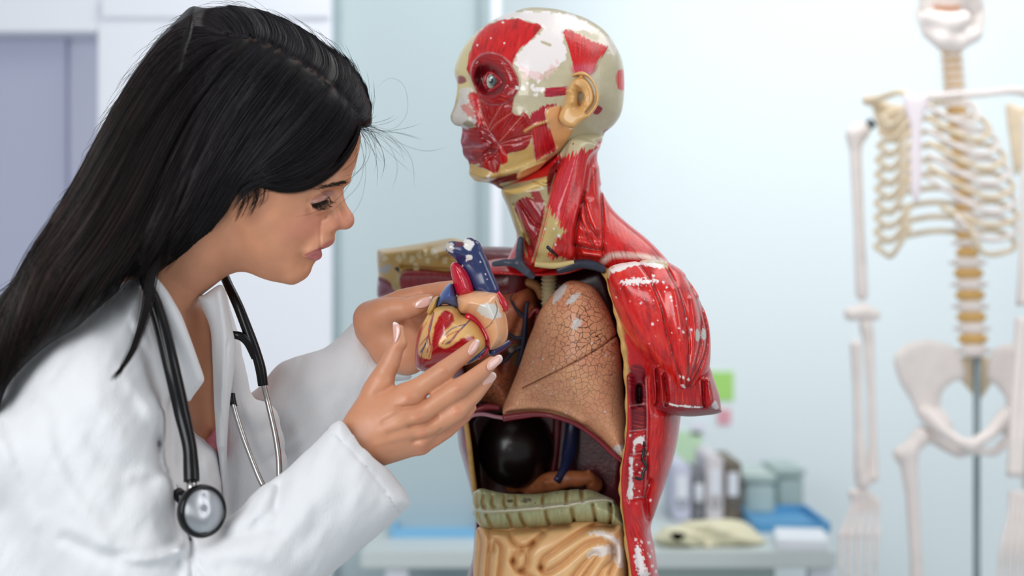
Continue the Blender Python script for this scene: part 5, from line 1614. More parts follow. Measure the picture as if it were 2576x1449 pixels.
top_guides = [
    [(560, 88), (500, 66), (450, 72), (410, 100), (360, 150)],
    [(560, 88), (520, 52), (490, 40), (465, 52), (425, 78)],
    [(600, 92), (580, 60), (545, 32), (520, 26), (490, 40)],
    [(630, 97), (625, 62), (600, 28), (580, 18), (560, 18)],
    [(679, 116), (690, 84), (675, 46), (655, 28), (630, 22)],
    [(752, 155), (765, 120), (750, 82), (730, 58), (700, 42)],
    [(825, 208), (842, 176), (835, 136), (815, 110), (790, 92)],
    [(873, 257), (894, 228), (894, 192), (880, 162), (862, 142)],
    [(900, 295), (918, 272), (922, 240), (914, 215), (900, 190)],
    [(907, 308), (926, 300), (932, 285), (930, 262), (922, 240)],
]


def resample(g, k):
    s = spline(g, 8, False)
    L = np.r_[0, np.cumsum(np.hypot(*np.diff(s, axis=0).T))]
    x = np.linspace(0, L[-1], k)
    return np.c_[np.interp(x, L, s[:, 0]), np.interp(x, L, s[:, 1])]


def strands(gs, n, jit, rad, lift0, lift1, f, dflt, spread=1.0):
    G = np.array([resample(g, K) for g in gs])
    nc = max(6, n // 14)                                   # strands gather in locks
    ct = RNG.uniform(0, len(G) - 1.001, nc)
    off = RNG.normal(0, 1, (nc, 2)) * jit
    w = RNG.integers(0, nc, n)
    t = np.clip(ct[w] + RNG.normal(0, .11 * spread, n), 0, len(G) - 1.001)
    i = t.astype(int)
    fr = (t - i)[:, None, None]
    p = G[i] * (1 - fr) + G[i + 1] * fr
    s = np.linspace(0, 1, K)
    p = p + (off[w] * .6 + RNG.normal(0, jit * .5, (n, 2)))[:, None, :] * (s ** .8)[None, :, None]
    ph, am = RNG.uniform(0, 6.28, (n, 1)), RNG.uniform(0, jit * .35, (n, 1))
    p[..., 1] += am * np.sin(ph + s[None] * RNG.uniform(3, 9, (n, 1))) * s
    p = p * 1.0
    end = RNG.uniform(.82, 1.0, n)
    x = s[None] * end[:, None]
    j = np.clip((x * (K - 1)).astype(int), 0, K - 2)
    fx = (x * (K - 1) - j)[..., None]
    r = np.arange(n)[:, None]
    p = p[r, j] * (1 - fx) + p[r, j + 1] * fx
    d = hit(f, p[..., 0].ravel(), p[..., 1].ravel(), 1.36, 1.75, 110).reshape(n, K)
    for q_ in range(n):
        b = np.isnan(d[q_])
        if b.all():
            d[q_] = dflt
        elif b.any():
            d[q_, b] = np.interp(np.flatnonzero(b), np.flatnonzero(~b), d[q_, ~b])
    k = np.array([.25, .5, .25])
    for _ in range(2):
        d[:, 1:-1] = k[0] * d[:, :-2] + k[1] * d[:, 1:-1] + k[2] * d[:, 2:]
    d = d - (lift0 + (lift1 - lift0) * RNG.random((n, 1))) * np.clip(s[None] * 8, .1, 1)
    W = np.stack([(p[..., 0] - CX) / F * d, d, CZ + (CY - p[..., 1]) / F * d], -1)
    R = rad * RNG.uniform(.6, 1.3, (n, 1)) * np.clip((1 - s) * 6, .25, 1)[None]
    return tubes(W, R, 3)


Vs, Qs, off_ = [V1], [Q1], len(V1)
q1 = Q(V1.astype(np.float32))
pm = np.exp(-(line_dist(spline(part, 6, False), q1.u, q1.v) / 4.5) ** 2)[:, None]
Cs = [lin((15, 12, 12)) * (1 - pm) + lin((62, 47, 40)) * pm]
for args in ((guides, 5200, 7, .00042, -.0006, .0032, hairf, 1.5), (guides, 500, 16, .00022, .001, .005, hairf, 1.5), (top_guides, 1500, 4, .0004, -.0006, .0016, hairf, 1.6, .8)):
    a, b = strands(*args)
    ns = len(a) // (K * 3)
    kk = RNG.random((ns, 1, 1)) ** 2.0
    br_ = np.clip((640 - (CX + a[:, 0] / a[:, 1] * F)) / 500., 0, 1).reshape(ns, -1, 1)
    Cs.append((lin((13, 11, 13)) * (1 - kk) + (lin((62, 44, 37)) * br_ + lin((40, 38, 46)) * (1 - br_)) * kk).reshape(-1, 3))
    Vs.append(a)
    Qs.append(b + off_)
    off_ += len(a)
# the thin lock over the collar, sideburn wisps, fringe wisps and flyaways
loose = []
for i in range(190):
    j = RNG.normal(0, 1)
    e = RNG.uniform(.75, 1.05)
    loose.append([(392 + 7 * j, 640, 1.505), (378 + 8 * j, 720, 1.490), (366 + 7 * j, 790, 1.474), (343 + 5 * j, 860, 1.450), (316 + 3.5 * j, 912, 1.430), (284 + (1 - e) * 60 + RNG.normal(0, 5), 953 - (1 - e) * 60 + RNG.normal(0, 4), 1.42)])
for i in range(55):
    t = RNG.random()
    u, v = 600 + 75 * t, 478 - 10 * t + RNG.normal(0, 3)
    L = RNG.uniform(30, 90) * (1 - .35 * t)
    pp = [(u, v), (u + 6 * (1 - t), v + L * .35), (u - 4, v + L * .7), (u - 16, v + L)]
    d = hit(headf, [a for a, b in pp], [b for a, b in pp], 1.45, 1.66, 60)
    if not np.isnan(d).any():
        loose.append([(a, b, x - .0012) for (a, b), x in zip(pp, d)])
for i in range(110):
    t = RNG.random()
    g0 = resample(guides[0], 9)
    o = RNG.normal(0, 3)
    pp = [(a + o * .4, b + 4 + 10 * t * math.sin(k / 8 * 3.1) + o) for k, (a, b) in enumerate(g0)]
    d = hit(headf, [a for a, b in pp], [b for a, b in pp], 1.45, 1.66, 60)
    if np.isnan(d).sum() < 5 and not np.isnan(d).all():
        d = np.interp(range(9), np.flatnonzero(~np.isnan(d)), d[~np.isnan(d)])
        loose.append([(a, b, x - .003) for (a, b), x in zip(pp, d)])
for i in range(46):
    u, v = 925 + RNG.normal(0, 6), 322 + RNG.normal(0, 5)
    L, a0, cu = RNG.uniform(30, 150), RNG.uniform(-.2, 1.2), RNG.uniform(-1.2, 2.6)
    q0 = [(u - 25, v - 6)]
    for k in range(1, 6):
        a_ = a0 + cu * k / 5
        q0.append((q0[-1][0] + L / 4 * math.cos(a_), q0[-1][1] + L / 4 * math.sin(a_)))
    loose.append([(a, b, 1.58 + .0 * k) for k, (a, b) in enumerate(q0)])
hp_ = np.array(hair_poly[:16] + fall_poly[6:13], float)
for i in range(120):
    k = int(RNG.integers(0, len(hp_) - 1))
    f_ = RNG.random()
    b0 = hp_[k] * (1 - f_) + hp_[k + 1] * f_
    tn = hp_[k + 1] - hp_[k]
    tn = tn / np.linalg.norm(tn)
    nn = np.array([-tn[1], tn[0]]) * (1 if True else -1)
    if nn @ (b0 - np.array([560, 420])) < 0:
        nn = -nn
    L, a0 = RNG.uniform(30, 90), RNG.uniform(2, 16)
    dd = 1.6 if k < 15 else 1.52
    loose.append([tuple(b0 - nn * 6 - tn * L * .4) + (dd,), tuple(b0 + nn * a0 * .3) + (dd,), tuple(b0 + nn * a0 + tn * L * .5) + (dd,), tuple(b0 + nn * a0 * RNG.uniform(.4, 1.4) + tn * L) + (dd,)])
for q0 in ([(930, 312), (985, 326), (1024, 285), (1018, 218), (980, 196), (948, 222)], [(930, 316), (990, 345), (1035, 400), (1042, 470)], [(928, 318), (975, 360), (1000, 420), (985, 480)], [(930, 318), (1010, 362), (1070, 380), (1118, 372)], [(905, 345), (915, 400), (905, 460), (870, 500), (820, 545)],
           [(896, 370), (890, 440), (850, 500), (790, 535), (745, 545)], [(930, 314), (960, 330), (1010, 335), (1060, 350)], [(905, 350), (920, 420), (915, 480), (900, 520), (870, 560)]):
    loose.append([(a, b, 1.535) for a, b in q0])
W, R = [], []
for l in loose:
    s = spline(l, 4, False)
    L = np.linspace(0, len(s) - 1, 18)
    s = np.c_[[np.interp(L, np.arange(len(s)), s[:, k]) for k in range(3)]].T
    W.append([P(*x) for x in s])
    R.append(.00019 * RNG.uniform(.6, 1.2) * np.clip((1 - np.linspace(0, 1, 18)) * 5, .3, 1))
a, b = tubes(W, R, 3)
Vs.append(a)
Qs.append(b + off_)
Cs.append(np.tile(lin((18, 14, 14)), (len(a), 1)))
mesh_obj('hair', np.concatenate(Vs), np.concatenate(Qs), m_hair, person, True, np.concatenate(Cs), label='long straight black hair parted on top')

# ---- lab coat
m_coat = material('white_cotton_twill', (226, 228, 231), .9, .06, sheen=.1, bump=(520, .0010, (1.6, 1.6, .4)))
coat = None
up_poly = [(-120, 1130), (-70, 1040), (0, 1010), (40, 975), (100, 900), (170, 850), (240, 838), (300, 860), (350, 910), (390, 985), (408, 1040), (404, 1110), (402, 1175), (425, 1196), (447, 1240), (449, 1306), (470, 1335), (479, 1365), (484, 1449), (480, 1560), (360, 1620), (200, 1560), (112, 1449), (40, 1330), (0, 1272), (-90, 1200)]
fo_poly = [(849, 1058), (822, 1080), (761, 1146), (689, 1207), (656, 1223), (607, 1273), (585, 1295), (540, 1328), (500, 1348), (482, 1362), (440, 1440), (440, 1560), (560, 1620), (700, 1545), (844, 1436), (910, 1378), (970, 1328), (1026, 1275), (1032, 1262), (1010, 1222), (970, 1166), (925, 1115), (882, 1074), (860, 1058)]
to_poly = [(340, 690), (300, 705), (240, 750), (150, 810), (40, 900), (-120, 1000), (-300, 1200), (-360, 1500), (-330, 2000), (-330, 2400), (560, 2400), (560, 2000), (540, 1600), (560, 1400), (574, 1300), (574, 1240), (562, 1180), (545, 1128), (500, 1092), (480, 1040), (470, 990), (450, 900), (420, 800), (395, 730), (372, 690)]
sl_poly = [(932, 771), (882, 815), (827, 865), (739, 898), (689, 926), (652, 970), (620, 1003), (590, 1060), (575, 1150), (575, 1260), (620, 1300), (720, 1260), (850, 1130), (960, 980), (1030, 950), (1010, 930), (965, 896), (943, 868), (926, 843), (912, 800)]
fp_poly = [(560, 722), (590, 800), (606, 870), (622, 960), (640, 1000), (700, 1050), (720, 1200), (640, 1300), (560, 1340), (540, 1200), (545, 1050), (545, 860)]
cg_ = Grid(-140, 680, 1060, 1640, 2)
for pts, w, h in (
        ([(150, 1020), (160, 1130), (215, 1230), (280, 1300)], 20, -.007), ([(95, 1030), (130, 1150), (200, 1280), (260, 1360)], 22, .006), ([(25, 1080), (70, 1220), (120, 1330), (160, 1449)], 18, -.006), ([(0, 1110), (50, 1230), (90, 1320)], 14, .004),
        ([(165, 1355), (250, 1395), (350, 1425), (450, 1415)], 14, -.009), ([(175, 1330), (260, 1370), (360, 1395), (440, 1385)], 16, .006), ([(300, 1395), (390, 1385), (446, 1352)], 10, -.006), ([(310, 1410), (400, 1408), (470, 1370)], 12, .006),
        ([(250, 1010), (290, 1090), (350, 1150), (400, 1175)], 24, .006), ([(215, 1070), (270, 1150), (330, 1190), (372, 1210)], 20, -.005), ([(330, 1010), (350, 1050), (390, 1110)], 14, -.004), ([(320, 960), (370, 1020), (402, 1090)], 14, .004),
        ([(330, 1200), (380, 1190), (430, 1210)], 14, .005), ([(115, 1300), (150, 1400), (170, 1500)], 12, .005), ([(190, 850), (170, 900), (120, 960)], 8, -.002), ([(310, 1250), (310, 1330), (300, 1400)], 24, -.004),
        # forearm
        ([(720, 1215), (700, 1260), (695, 1310), (640, 1330)], 14, -.008), ([(740, 1230), (760, 1290), (740, 1320)], 24, .006), ([(650, 1262), (640, 1300), (580, 1320)], 20, .005), ([(680, 1270), (700, 1300), (690, 1330)], 16, -.005),
        ([(490, 1370), (540, 1350), (620, 1345), (700, 1330)], 14, -.006), ([(520, 1400), (600, 1390), (680, 1400)], 18, .005), ([(560, 1430), (620, 1430), (680, 1449)], 14, -.005), ([(500, 1420), (520, 1449), (540, 1500)], 8, -.006),
        ([(850, 1110), (870, 1190), (860, 1260)], 22, -.004), ([(800, 1150), (800, 1230), (770, 1300)], 26, .004), ([(900, 1190), (900, 1260), (870, 1330)], 20, .003), ([(800, 1300), (780, 1340), (740, 1380)], 18, -.004),
        ([(822, 1080), (860, 1110), (930, 1185), (985, 1262), (1000, 1290)], 2.0, -.0022),
        # body front
        ([(410, 1040), (418, 1090), (412, 1150), (425, 1180)], 9, .007), ([(432, 1010), (436, 1090), (434, 1160), (440, 1200)], 8, -.006), ([(300, 760), (310, 800), (350, 860)], 14, -.003), ([(350, 820), (390, 900), (420, 1000)], 12, .004),
        ([(500, 1110), (520, 1180), (530, 1240)], 14, .004), ([(476, 1100), (500, 1180), (520, 1230)], 8, -.004), ([(480, 1320), (490, 1380), (510, 1449)], 10, .006),
        # far sleeve
        ([(600, 1190), (690, 1150), (780, 1090)], 8, -.004), ([(640, 1040), (700, 1000), (770, 960)], 18, .005), ([(760, 905), (740, 960), (700, 1010)], 10, -.004), ([(820, 890), (850, 940), (840, 980)], 18, -.003), ([(640, 1090), (740, 1060), (840, 980)], 12, -.004)):
    cg_.stroke(pts, w * 1.35, h * .62)
cg_.stroke([(440, 1215), (450, 1250), (452, 1306), (474, 1348), (483, 1400), (486, 1480)], 7, -.0045).stroke([(484, 1358), (498, 1410), (520, 1470)], 6, -.003).stroke([(402, 1040), (398, 1110), (402, 1176), (428, 1196)], 7, -.0025)
cg_.stroke([(455, 1385), (465, 1420), (464, 1470)], 12, .005).stroke([(700, 1225), (692, 1275), (650, 1312)], 12, -.004).stroke([(822, 1082), (862, 1112), (930, 1185), (985, 1262), (1002, 1292)], 2.2, -.0016)
cg_.stroke([(-10, 1110), (18, 1050), (42, 988), (110, 890)], 2.5, -.0016).stroke([(300, 715), (310, 770), (335, 840)], 2.5, -.0012)
XX, YY = np.meshgrid(-140 + 2 * np.arange(cg_.nu), 680 + 2 * np.arange(cg_.nv))
cg_.a += (fbm((XX + .45 * YY) / 46., (YY - .3 * XX) / 120., 4) - .5) * .0050 + (fbm((XX - .6 * YY) / 60., (YY + .5 * XX) / 160., 14) - .5) * .0018
upf = pill(Poly2(up_poly).soften(50), lerp_plane(200, 1200, 1.505, .0, -.01), .085, .085)
fof = pill(Poly2(fo_poly).soften(40), lerp_plane(700, 1260, 1.515, .09, -.02), .058, .058)
tof = pill(Poly2(to_poly).soften(60), lerp_plane(250, 1000, 1.655, -.02, 0), .16, .13)
slf = pill(Poly2(sl_poly).soften(40), lerp_plane(780, 980, 1.765, -.10, 0), .055, .055)
fpf = pill(fp_poly, lerp_plane(600, 1000, 1.665, .1, 0), .03, .03)
shf = pill([(345, 700), (240, 752), (150, 812), (60, 892), (20, 980), (120, 1060), (300, 1060), (420, 1010), (425, 880), (395, 760), (372, 715)], lerp_plane(230, 900, 1.565, .06, 0), .085, .09)
coatf = U(.006, U(.03, tof, upf, shf), fof)
coatf = U(.008, coatf, slf, fpf)
coatf = relief(coatf, cg_, 1.9, .02)
# hollow cuffs, open neck and front
coatf = cut(coatf, chain([(860, 1135, 1.535, 46), (905, 1112, RH + .004, 88), (1000, 1062, RH - .008, 100)]), .002)
coatf = cut(coatf, chain([(952, 834, 1.73, 42), (1000, 806, 1.715, 62)]), .002)
coatf = cut(coatf, U(.02, chain([(520, 640, HD, 140), (440, 740, HD + .006, 120), (420, 800, HD + .006, 100)])), .004)
Vc, Qc = polygonise(coatf, .0024, .014)
coat = mesh_obj('lab_coat', Vc, Qc, m_coat, person, True, label='white cotton coat with wide sleeves')
# collar flap, near lapel and far lapel
cf_poly = [(350, 694), (372, 686), (388, 692), (419, 728), (440, 762), (458, 795), (481, 855), (502, 915), (514, 953), (506, 970), (488, 994), (474, 1012), (462, 985), (448, 930), (428, 860), (404, 790), (376, 735)]
sculpt('collar', pill(cf_poly, lerp_plane(430, 830, 1.525, .12, .03), .010, .008), .0018, m_coat, coat)
la_poly = [(497, 752), (512, 742), (545, 720), (560, 718), (572, 760), (584, 825), (593, 872), (588, 935), (578, 1020), (572, 1100), (570, 1220), (574, 1290), (560, 1300), (552, 1180), (546, 1110), (540, 1040), (537, 980), (534, 900), (527, 820)]
lag = Grid(480, 700, 620, 1320, 1)
lag.stroke([(552, 735), (566, 850), (562, 980), (556, 1120)], 10, .004).stroke([(573, 860), (566, 960), (560, 1040), (557, 1120)], 2.5, -.003)
sculpt('lapel', relief(pill(la_poly, lerp_plane(550, 950, 1.605, .10, 0), .014, .012), lag, 1.62), .0018, m_coat, coat)
# pink top at the bottom of the open front
tp = pill([(500, 1150), (512, 1112), (528, 1096), (540, 1078), (556, 1068), (566, 1120), (560, 1160), (520, 1160)], 1.625, .014, .014)
sculpt('top', tp, .0018, material('dusty_pink_lace', (206, 122, 134), .8, .1, vary=.15, vscale=200), person, None, 'pink lace top glimpsed inside the coat')
# trousers and shoes, below the picture
m_tr = material('navy_trousers', (40, 46, 60), .8, .1)
sculpt('trousers', U(.03, chain([(150, 2200, 1.58, 225), (140, 2900, 1.56, 160), (125, 3700, 1.56, 120)]), chain([(210, 2200, 1.74, 215), (220, 2900, 1.76, 150), (210, 3500, 1.76, 115)])), .008, m_tr, person)
for px, py, d in ((125, 3960, 1.56), (205, 3580, 1.76)):
    sx = X(px, d)
    sculpt('shoe', U(.02, cap((sx, d, .05), (sx + .14, d, .035), .045, .032), cap((sx - .05, d, .04), (sx, d, .05), .036, .045)), .006, material('white_shoe', (230, 230, 232), .5), person)
# ------------------------------------------------------------------ stethoscope hung round her neck
st = empty('stethoscope', tuple(P(505, 1352, 1.50)), 'black and steel stethoscope hanging round the neck over the white coat', 'stethoscope')
m_rub = material('black_rubber', (9, 10, 13), .22, .32)
m_steel = material('polished_steel', (186, 184, 182), .22, .5, 1.0)


def tb(name, pts, rpx, mat, n=6, sides=14, parent=st):
    return tube(name, [P(*p) for p in pts], [r * p[2] / F for r, p in zip(rpx, pts)] if not np.isscalar(rpx) else rpx * pts[0][2] / F, mat, parent, n, sides)


tb('tubing', [(352, 650, 1.52), (362, 700, 1.508), (386, 755, 1.504), (408, 825, 1.500), (432, 925, 1.490), (458, 1040, 1.488), (476, 1120, 1.48), (481, 1180, 1.472), (482, 1211, 1.468)], [12, 14, 18, 20.5, 20.5, 20, 18, 20, 20], m_rub)
tb('tubing', [(560, 680, 1.66), (572, 712, 1.64), (600, 772, 1.625), (628, 845, 1.62), (645, 890, 1.62), (656, 930, 1.62), (662, 970, 1.62)], [11, 12, 13, 14, 13, 13.5, 13], m_rub)
tb('tubing', [(584, 842, 1.615), (605, 846, 1.615), (625, 862, 1.618), (643, 900, 1.62)], [10, 11, 12, 11], m_rub)
tb('ear_tube', [(663, 965, 1.62), (676, 1020, 1.62), (692, 1090, 1.61), (701, 1150, 1.60), (703, 1200, 1.595)], 7.5, m_steel)
tb('ear_tube', [(584, 1005, 1.61), (598, 1055, 1.605), (620, 1120, 1.60), (645, 1185, 1.59), (662, 1222, 1.585)], 7, m_steel)
tb('ear_tube_sleeve', [(583, 990, 1.612), (585, 1008, 1.61), (590, 1024, 1.609)], [8, 9, 8], m_rub)
tb('stem', [(482, 1205, 1.468), (483, 1250, 1.462)], 13, m_steel, 2)
tb('stem', [(446, 1240, 1.485), (470, 1262, 1.475)], [16, 20], m_rub, 2)
# chest piece: steel disc in a black rim, facing the camera a little to the right
c0 = np.array(P(508, 1286, 1.448))
nrm = np.array([.68, -.72, .10])
nrm /= np.linalg.norm(nrm)
a1 = np.cross(nrm, [0, 0, 1.])
a1 /= np.linalg.norm(a1)
tl = math.radians(-12)
a2 = np.cross(a1, nrm)
R0 = 66 * 1.448 / F


def lathe(prof, seg=72):
    V, Fl = [], []
    for r, h in prof:
        for k in range(seg):
            t = 2 * math.pi * k / seg
            V.append(c0 + nrm * h + (a1 * math.cos(t) + a2 * math.sin(t)) * r)
    m = len(prof)
    for i in range(m - 1):
        for k in range(seg):
            Fl.append([i * seg + k, i * seg + (k + 1) % seg, (i + 1) * seg + (k + 1) % seg, (i + 1) * seg + k])
    Fl.append([(m - 1) * seg + k for k in range(seg)])
    Fl.append([k for k in range(seg)][::-1])
    return V, Fl


cp_ = mesh_obj('chest_piece', *lathe([(R0 * .35, -.022), (R0 * .45, -.02), (R0 * .5, -.012), (R0 * .93, -.006), (R0 * .95, .0)]), m_steel, st)
mesh_obj('rim', *lathe([(R0 * .9, -.006), (R0 * 1.0, -.004), (R0 * 1.02, .0), (R0 * .99, .004), (R0 * .93, .0055), (R0 * .86, .005), (R0 * .84, .002)]), m_rub, cp_, label='black rubber rim')
m_disc = material('spun_steel', (205, 208, 214), .40, .5, 1.0)
nt = m_disc.node_tree
tg = nt.nodes.new('ShaderNodeTangent')
tg.direction_type = 'RADIAL'
b_ = nt.nodes['Principled BSDF']
b_.inputs['Anisotropic'].default_value = .85
disc = mesh_obj('diaphragm', *lathe([(R0 * .86, .0035), (R0 * .85, .0042), (R0 * .05, .0046), (R0 * .01, .0040)]), m_disc, cp_, label='spun steel disc')
# ------------------------------------------------------------------ the skeleton behind
SD = 3.1
skel = empty('skeleton', (X(2450, SD), SD, 0), 'pale plastic human skeleton hung on a steel rod, far right against the wall', 'skeleton')
m_bone = material('bone_plastic', (240, 231, 227), .5, .4, vary=.05, vscale=20)
m_bone2 = material('yellowed_bone', (230, 212, 184), .5, .4, vary=.08, vscale=25)
m_disc2 = material('ochre_disc', (218, 176, 108), .5, .4)
m_rod = material('grey_steel_rod', (136, 152, 158), .35, .5, .5)
m_joint = material('dark_joint', (70, 84, 92), .5)
g = .0032


def bone(name, f, mat=None, label=None):
    return sculpt(name, f, g, mat or m_bone, skel, None, label)


# skull: mostly above the frame
sk = U(.015, ell(P(2405, -150, SD + .05), (.072, .088, .075)), ell(P(2385, -30, SD - .01), (.05, .05, .06)), chain([(2340, -20, SD - .03, 26), (2330, 20, SD - .02, 22)]), chain([(2430, -40, SD - .03, 26), (2450, 10, SD - .0, 26)]))
sk = cut(sk, U(.004, ell(P(2350, -80, SD - .075), (.02, .03, .018)), ell(P(2420, -80, SD - .065), (.02, .03, .018)), ell(P(2378, -40, SD - .08), (.011, .03, .018))), .004)
bone('skull', sk)
jaw = U(.01, chain([(2462, 30, SD + .01, 20), (2450, 85, SD + .0, 22), (2400, 108, SD - .05, 26), (2372, 100, SD - .06, 26), (2340, 78, SD - .04, 22), (2318, 30, SD - .01, 18)]), chain([(2345, 48, SD - .05, 24), (2385, 62, SD - .06, 30), (2420, 50, SD - .05, 22)]))
bone('jaw', jaw)
V, Qd = tubes([[P(2350 + 5.2 * i, 12 + 3 * math.sin(i / 12 * 3.14), SD - .068), P(2350 + 5.2 * i, 24 + 3 * math.sin(i / 12 * 3.14), SD - .066)] for i in range(13)], np.full((13, 2), .002), 6)
mesh_obj('teeth', V, Qd, material('orange_gum', (214, 150, 104), .5), skel)
# spine
spx = lambda y: np.interp(y, [110, 240, 450, 650, 930], [2392, 2402, 2424, 2434, 2452])
ys = list(np.linspace(125, 225, 6)) + list(np.linspace(262, 610, 11)) + list(np.linspace(660, 880, 5))
for i, y in enumerate(ys):
    r = 22 if y < 240 else (27 if y < 630 else 36)
    hgt = 12 if y < 240 else (13 if y < 630 else 20)
    x = spx(y)
    sd = SD + .06
    s_ = sd / F
    bone('vertebra', U(.004, ell(P(x, y, sd), (r * s_, .018, hgt * s_)), cap(P(x - r - 8, y + 2, sd + .02), P(x + r + 8, y + 2, sd + .02), 6 * s_, 6 * s_), cap(P(x, y, sd), P(x + 8, y + 10, sd + .05), 8 * s_, 4 * s_)), m_bone)
    if i < len(ys) - 1:
        ym = (y + ys[i + 1]) / 2
        bone('spinal_disc', ell(P(spx(ym), ym, sd), ((r + 3) * s_, .019, max(9, (ys[i + 1] - y) * .30) * s_)), m_disc2, 'ochre disc')
# sternum, at the left because the chest is turned
bone('sternum', U(.008, pill([(2278, 232), (2300, 242), (2325, 236), (2334, 262), (2322, 300), (2318, 360), (2320, 440), (2316, 480), (2308, 512), (2298, 505), (2290, 470), (2288, 400), (2290, 330), (2280, 290), (2272, 260)], SD - .075, .008, .01)), material('pinkish_white_bone', (244, 234, 240), .5), 'pinkish white breastbone')
# ribs: from the spine round to the breastbone
for i in range(10):
    y0 = 262 + 36 * i
    x0 = spx(y0)
    w = [52, 78, 96, 108, 116, 122, 126, 128, 126, 120][i]
    ya = 262 + 30 * i
    xe, ye = (2326, 268 + 30 * i) if i < 7 else (2326 + 34 * (i - 6), 500 + 22 * (i - 6))
    for sgn in (1, -1):
        if sgn > 0:
            pts = [P(x0 + 8, y0, SD + .07), P(x0 + w * .6, y0 - 6, SD + .10), P(x0 + w, y0 + 20, SD + .06), P(x0 + w * .92, y0 + 44, SD - .0), P(x0 + w * .35, y0 + 50, SD - .06), P(xe + 8, ye, SD - .075)]
        else:
            pts = [P(x0 - 8, y0, SD + .08), P(x0 - w * .75, y0 - 4, SD + .10), P(2248 - min(w, 110) * .34, y0 + 26, SD + .05), P(2222 + 2 * (7 - i if i < 7 else 0), y0 + 48, SD + .0), P(2246, y0 + 54, SD - .05), P(min(xe, 2290), ye, SD - .075)]
        q_ = spline(np.array(pts), 6, False)
        n_ = len(q_)
        V, Fl = tubes(q_[None], np.full((1, n_), .0062), 8, True)
        mesh_obj('rib', V, Fl, m_bone2 if (sgn < 0 or i % 2) else m_bone, skel)
# collar bones and shoulder blades
tbn = lambda name, pts, r, mat=None: tube(name, [P(*p) for p in pts], [x * SD / F for x in r], mat or m_bone, skel, 6, 10)
tbn('collar_bone', [(2300, 244, SD - .07), (2262, 232, SD - .05), (2215, 246, SD - .0), (2178, 252, SD + .03)], [10, 8, 9, 11], m_bone2)
tbn('collar_bone', [(2316, 244, SD - .07), (2390, 240, SD - .07), (2470, 236, SD - .03), (2545, 228, SD + .02), (2590, 236, SD + .05)], [10, 9, 9, 10, 11])
bone('shoulder_blade', U(.01, pill([(2196, 256), (2240, 262), (2292, 268), (2300, 300), (2280, 345), (2250, 362), (2226, 345), (2204, 310)], SD + .10, .007, .01), chain([(2180, 252, SD + .06, 13), (2230, 270, SD + .11, 9), (2290, 280, SD + .13, 6)])), m_bone2, 'yellowed shoulder blade')
bone('shoulder_blade', U(.01, pill([(2530, 262), (2570, 270), (2610, 262), (2600, 340), (2572, 420), (2552, 440), (2540, 360)], SD + .12, .007, .01)), m_bone2, 'yellowed shoulder blade')
# arms
tbn('shoulder_joint', [(2196, 306, SD + .05), (2168, 334, SD + .05)], [13, 14], m_joint)
bone('upper_arm_bone', U(.012, chain([(2150, 340, SD + .05, 24), (2152, 380, SD + .05, 15), (2160, 560, SD + .05, 13), (2168, 740, SD + .05, 16)]), chain([(2140, 790, SD + .05, 18), (2172, 785, SD + .05, 22), (2200, 792, SD + .05, 15)]), ell(P(2164, 330, SD + .05), (.022, .022, .022))))
bone('forearm_bone', chain([(2178, 820, SD + .05, 18), (2186, 860, SD + .05, 14), (2192, 1000, SD + .04, 10), (2196, 1120, SD + .03, 11), (2196, 1200, SD + .02, 16)]))
bone('forearm_bone', chain([(2152, 868, SD + .04, 15), (2156, 960, SD + .04, 12), (2160, 1080, SD + .03, 12), (2166, 1180, SD + .02, 18), (2170, 1212, SD + .02, 20)]))
for k in range(5):
    xa, xb = 2150 + 14 * k, [2118, 2138, 2160, 2184, 2206][k]
    y1, y2, y3 = 1262, 1345, [1420, 1440, 1452, 1440, 1410][k]
    bone('hand_bone', U(.004, chain([(2160 + 8 * (k - 2), 1240, SD + .02, 12), (xa, y1, SD + .02, 9)]), chain([(xa, y1, SD + .02, 9), ((xa + xb) / 2, (y1 + y2) / 2, SD + .01, 6), (xb, y2, SD + .0, 9)]), chain([(xb, y2, SD, 8), (xb - 3, y3, SD - .01, 5.5)]), chain([(xb - 3, y3, SD - .01, 6), (xb - 2, y3 + 60, SD - .01, 4)])))
tbn('upper_arm_bone', [(2592, 300, SD + .0), (2584, 420, SD - .02), (2580, 600, SD - .03), (2576, 770, SD - .03)], [22, 14, 13, 20])
tbn('forearm_bone', [(2570, 800, SD - .03), (2562, 900, SD - .04), (2552, 1050, SD - .06), (2548, 1200, SD - .08)], [16, 12, 11, 16])
tbn('forearm_bone', [(2590, 800, SD - .03), (2584, 900, SD - .04), (2572, 1050, SD - .06), (2562, 1200, SD - .08)], [14, 11, 10, 12])
for k in range(4):
    tbn('hand_bone', [(2548 + 8 * k, 1235, SD - .08), (2540 + 13 * k, 1300, SD - .09), (2524 + 18 * k, 1370, SD - .1), (2516 + 20 * k, 1440, SD - .1), (2514 + 20 * k, 1500, SD - .1)], [11, 6, 8, 6, 4])
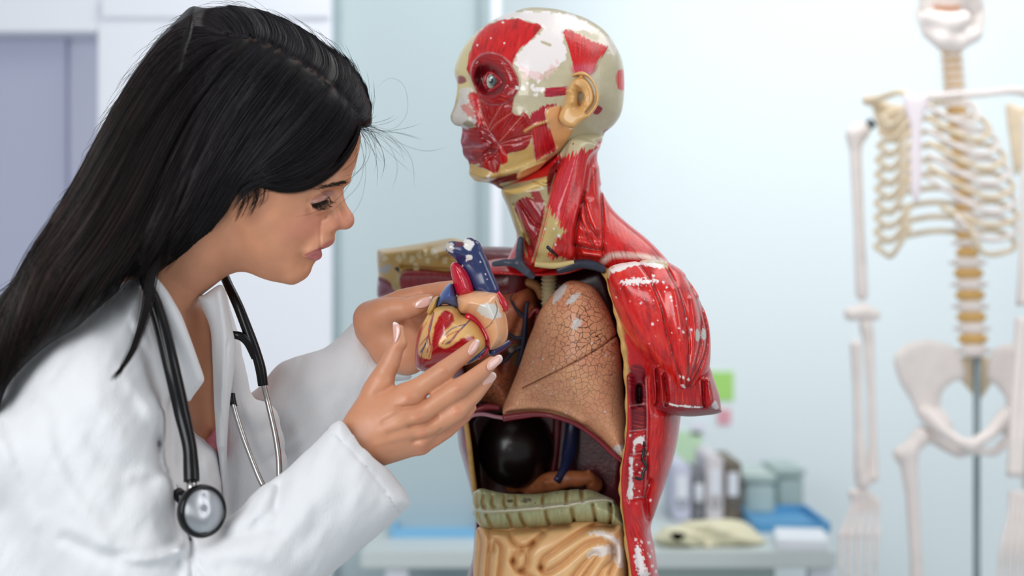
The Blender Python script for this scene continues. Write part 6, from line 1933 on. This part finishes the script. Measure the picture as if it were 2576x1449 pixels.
# pelvis
il = pill([(2248, 905), (2262, 878), (2300, 858), (2350, 856), (2396, 872), (2420, 905), (2428, 950), (2396, 962), (2372, 985), (2366, 1020), (2372, 1050), (2340, 1062), (2310, 1050), (2292, 1010), (2262, 960)], lerp_plane(2330, 950, SD + .03, .35, 0), .014, .02)
il2 = pill([(2576, 905), (2590, 880), (2630, 860), (2520, 868), (2490, 900), (2484, 950), (2510, 975), (2530, 1010), (2520, 1050), (2560, 1060), (2600, 1020)], lerp_plane(2540, 950, SD + .03, -.3, 0), .014, .02)
pub = U(.01, chain([(2340, 1050, SD - .0, 24), (2372, 1082, SD - .03, 17), (2412, 1112, SD - .05, 15), (2440, 1122, SD - .05, 16)]), chain([(2366, 1050, SD + .03, 18), (2384, 1068, SD + .02, 13)]), chain([(2330, 1090, SD + .02, 16), (2372, 1120, SD, 13), (2412, 1140, SD - .02, 13), (2440, 1130, SD - .04, 13)]),
        chain([(2440, 1122, SD - .05, 15), (2490, 1092, SD - .03, 15), (2530, 1050, SD, 24)]), chain([(2440, 1132, SD - .04, 11), (2500, 1138, SD - .02, 11), (2545, 1100, SD + .02, 14)]))
bone('pelvis', U(.014, il, il2, pub))
bone('sacrum', U(.01, pill([(2400, 905), (2452, 896), (2505, 905), (2500, 950), (2478, 990), (2460, 1010), (2444, 990), (2412, 950)], SD + .09, .018, .02)), m_bone2, 'yellowed sacrum')
tbn('hip_joint', [(2322, 1080, SD + .02), (2310, 1098, SD + .01)], [14, 14], m_joint)
bone('thigh_bone', U(.012, ell(P(2318, 1098, SD + .01), (.021, .021, .021)), chain([(2318, 1098, SD + .01, 18), (2288, 1130, SD, 22), (2268, 1142, SD, 22)]), chain([(2284, 1150, SD, 24), (2294, 1240, SD - .01, 17), (2304, 1400, SD - .02, 16), (2312, 1700, SD - .02, 18), (2316, 1800, SD - .02, 32)])))
bone('thigh_bone', U(.012, chain([(2545, 1085, SD + .02, 24), (2590, 1120, SD + .02, 22)]), chain([(2590, 1130, SD + .02, 24), (2596, 1300, SD, 17), (2590, 1800, SD, 26)])))
for x0, x1 in ((2316, 2318), (2590, 2580)):
    bone('shin_bone', chain([(x0, 1840, SD, 30), (x1, 2000, SD, 16), (x1, 2500, SD, 15), (x1, 2560, SD, 22)]))
# rod and foot of the stand
V, Fl = tubes([[P(2457, 900, SD + .06), np.array([X(2457, SD + .06), SD + .06, 0.03])]], np.full((1, 2), 9.5 * SD / F), 12, True)
mesh_obj('rod', V, Fl, m_rod, skel, True, label='grey steel rod')
for k in range(5):
    a = k * 2 * math.pi / 5
    b0 = np.array([X(2457, SD + .06), SD + .06, .045])
    e_ = b0 + np.array([.27 * math.cos(a), .27 * math.sin(a), -.025])
    V, Fl = tubes([[b0, e_]], np.full((1, 2), .018), 8, True)
    mesh_obj('stand_foot', V, Fl, m_rod, skel)
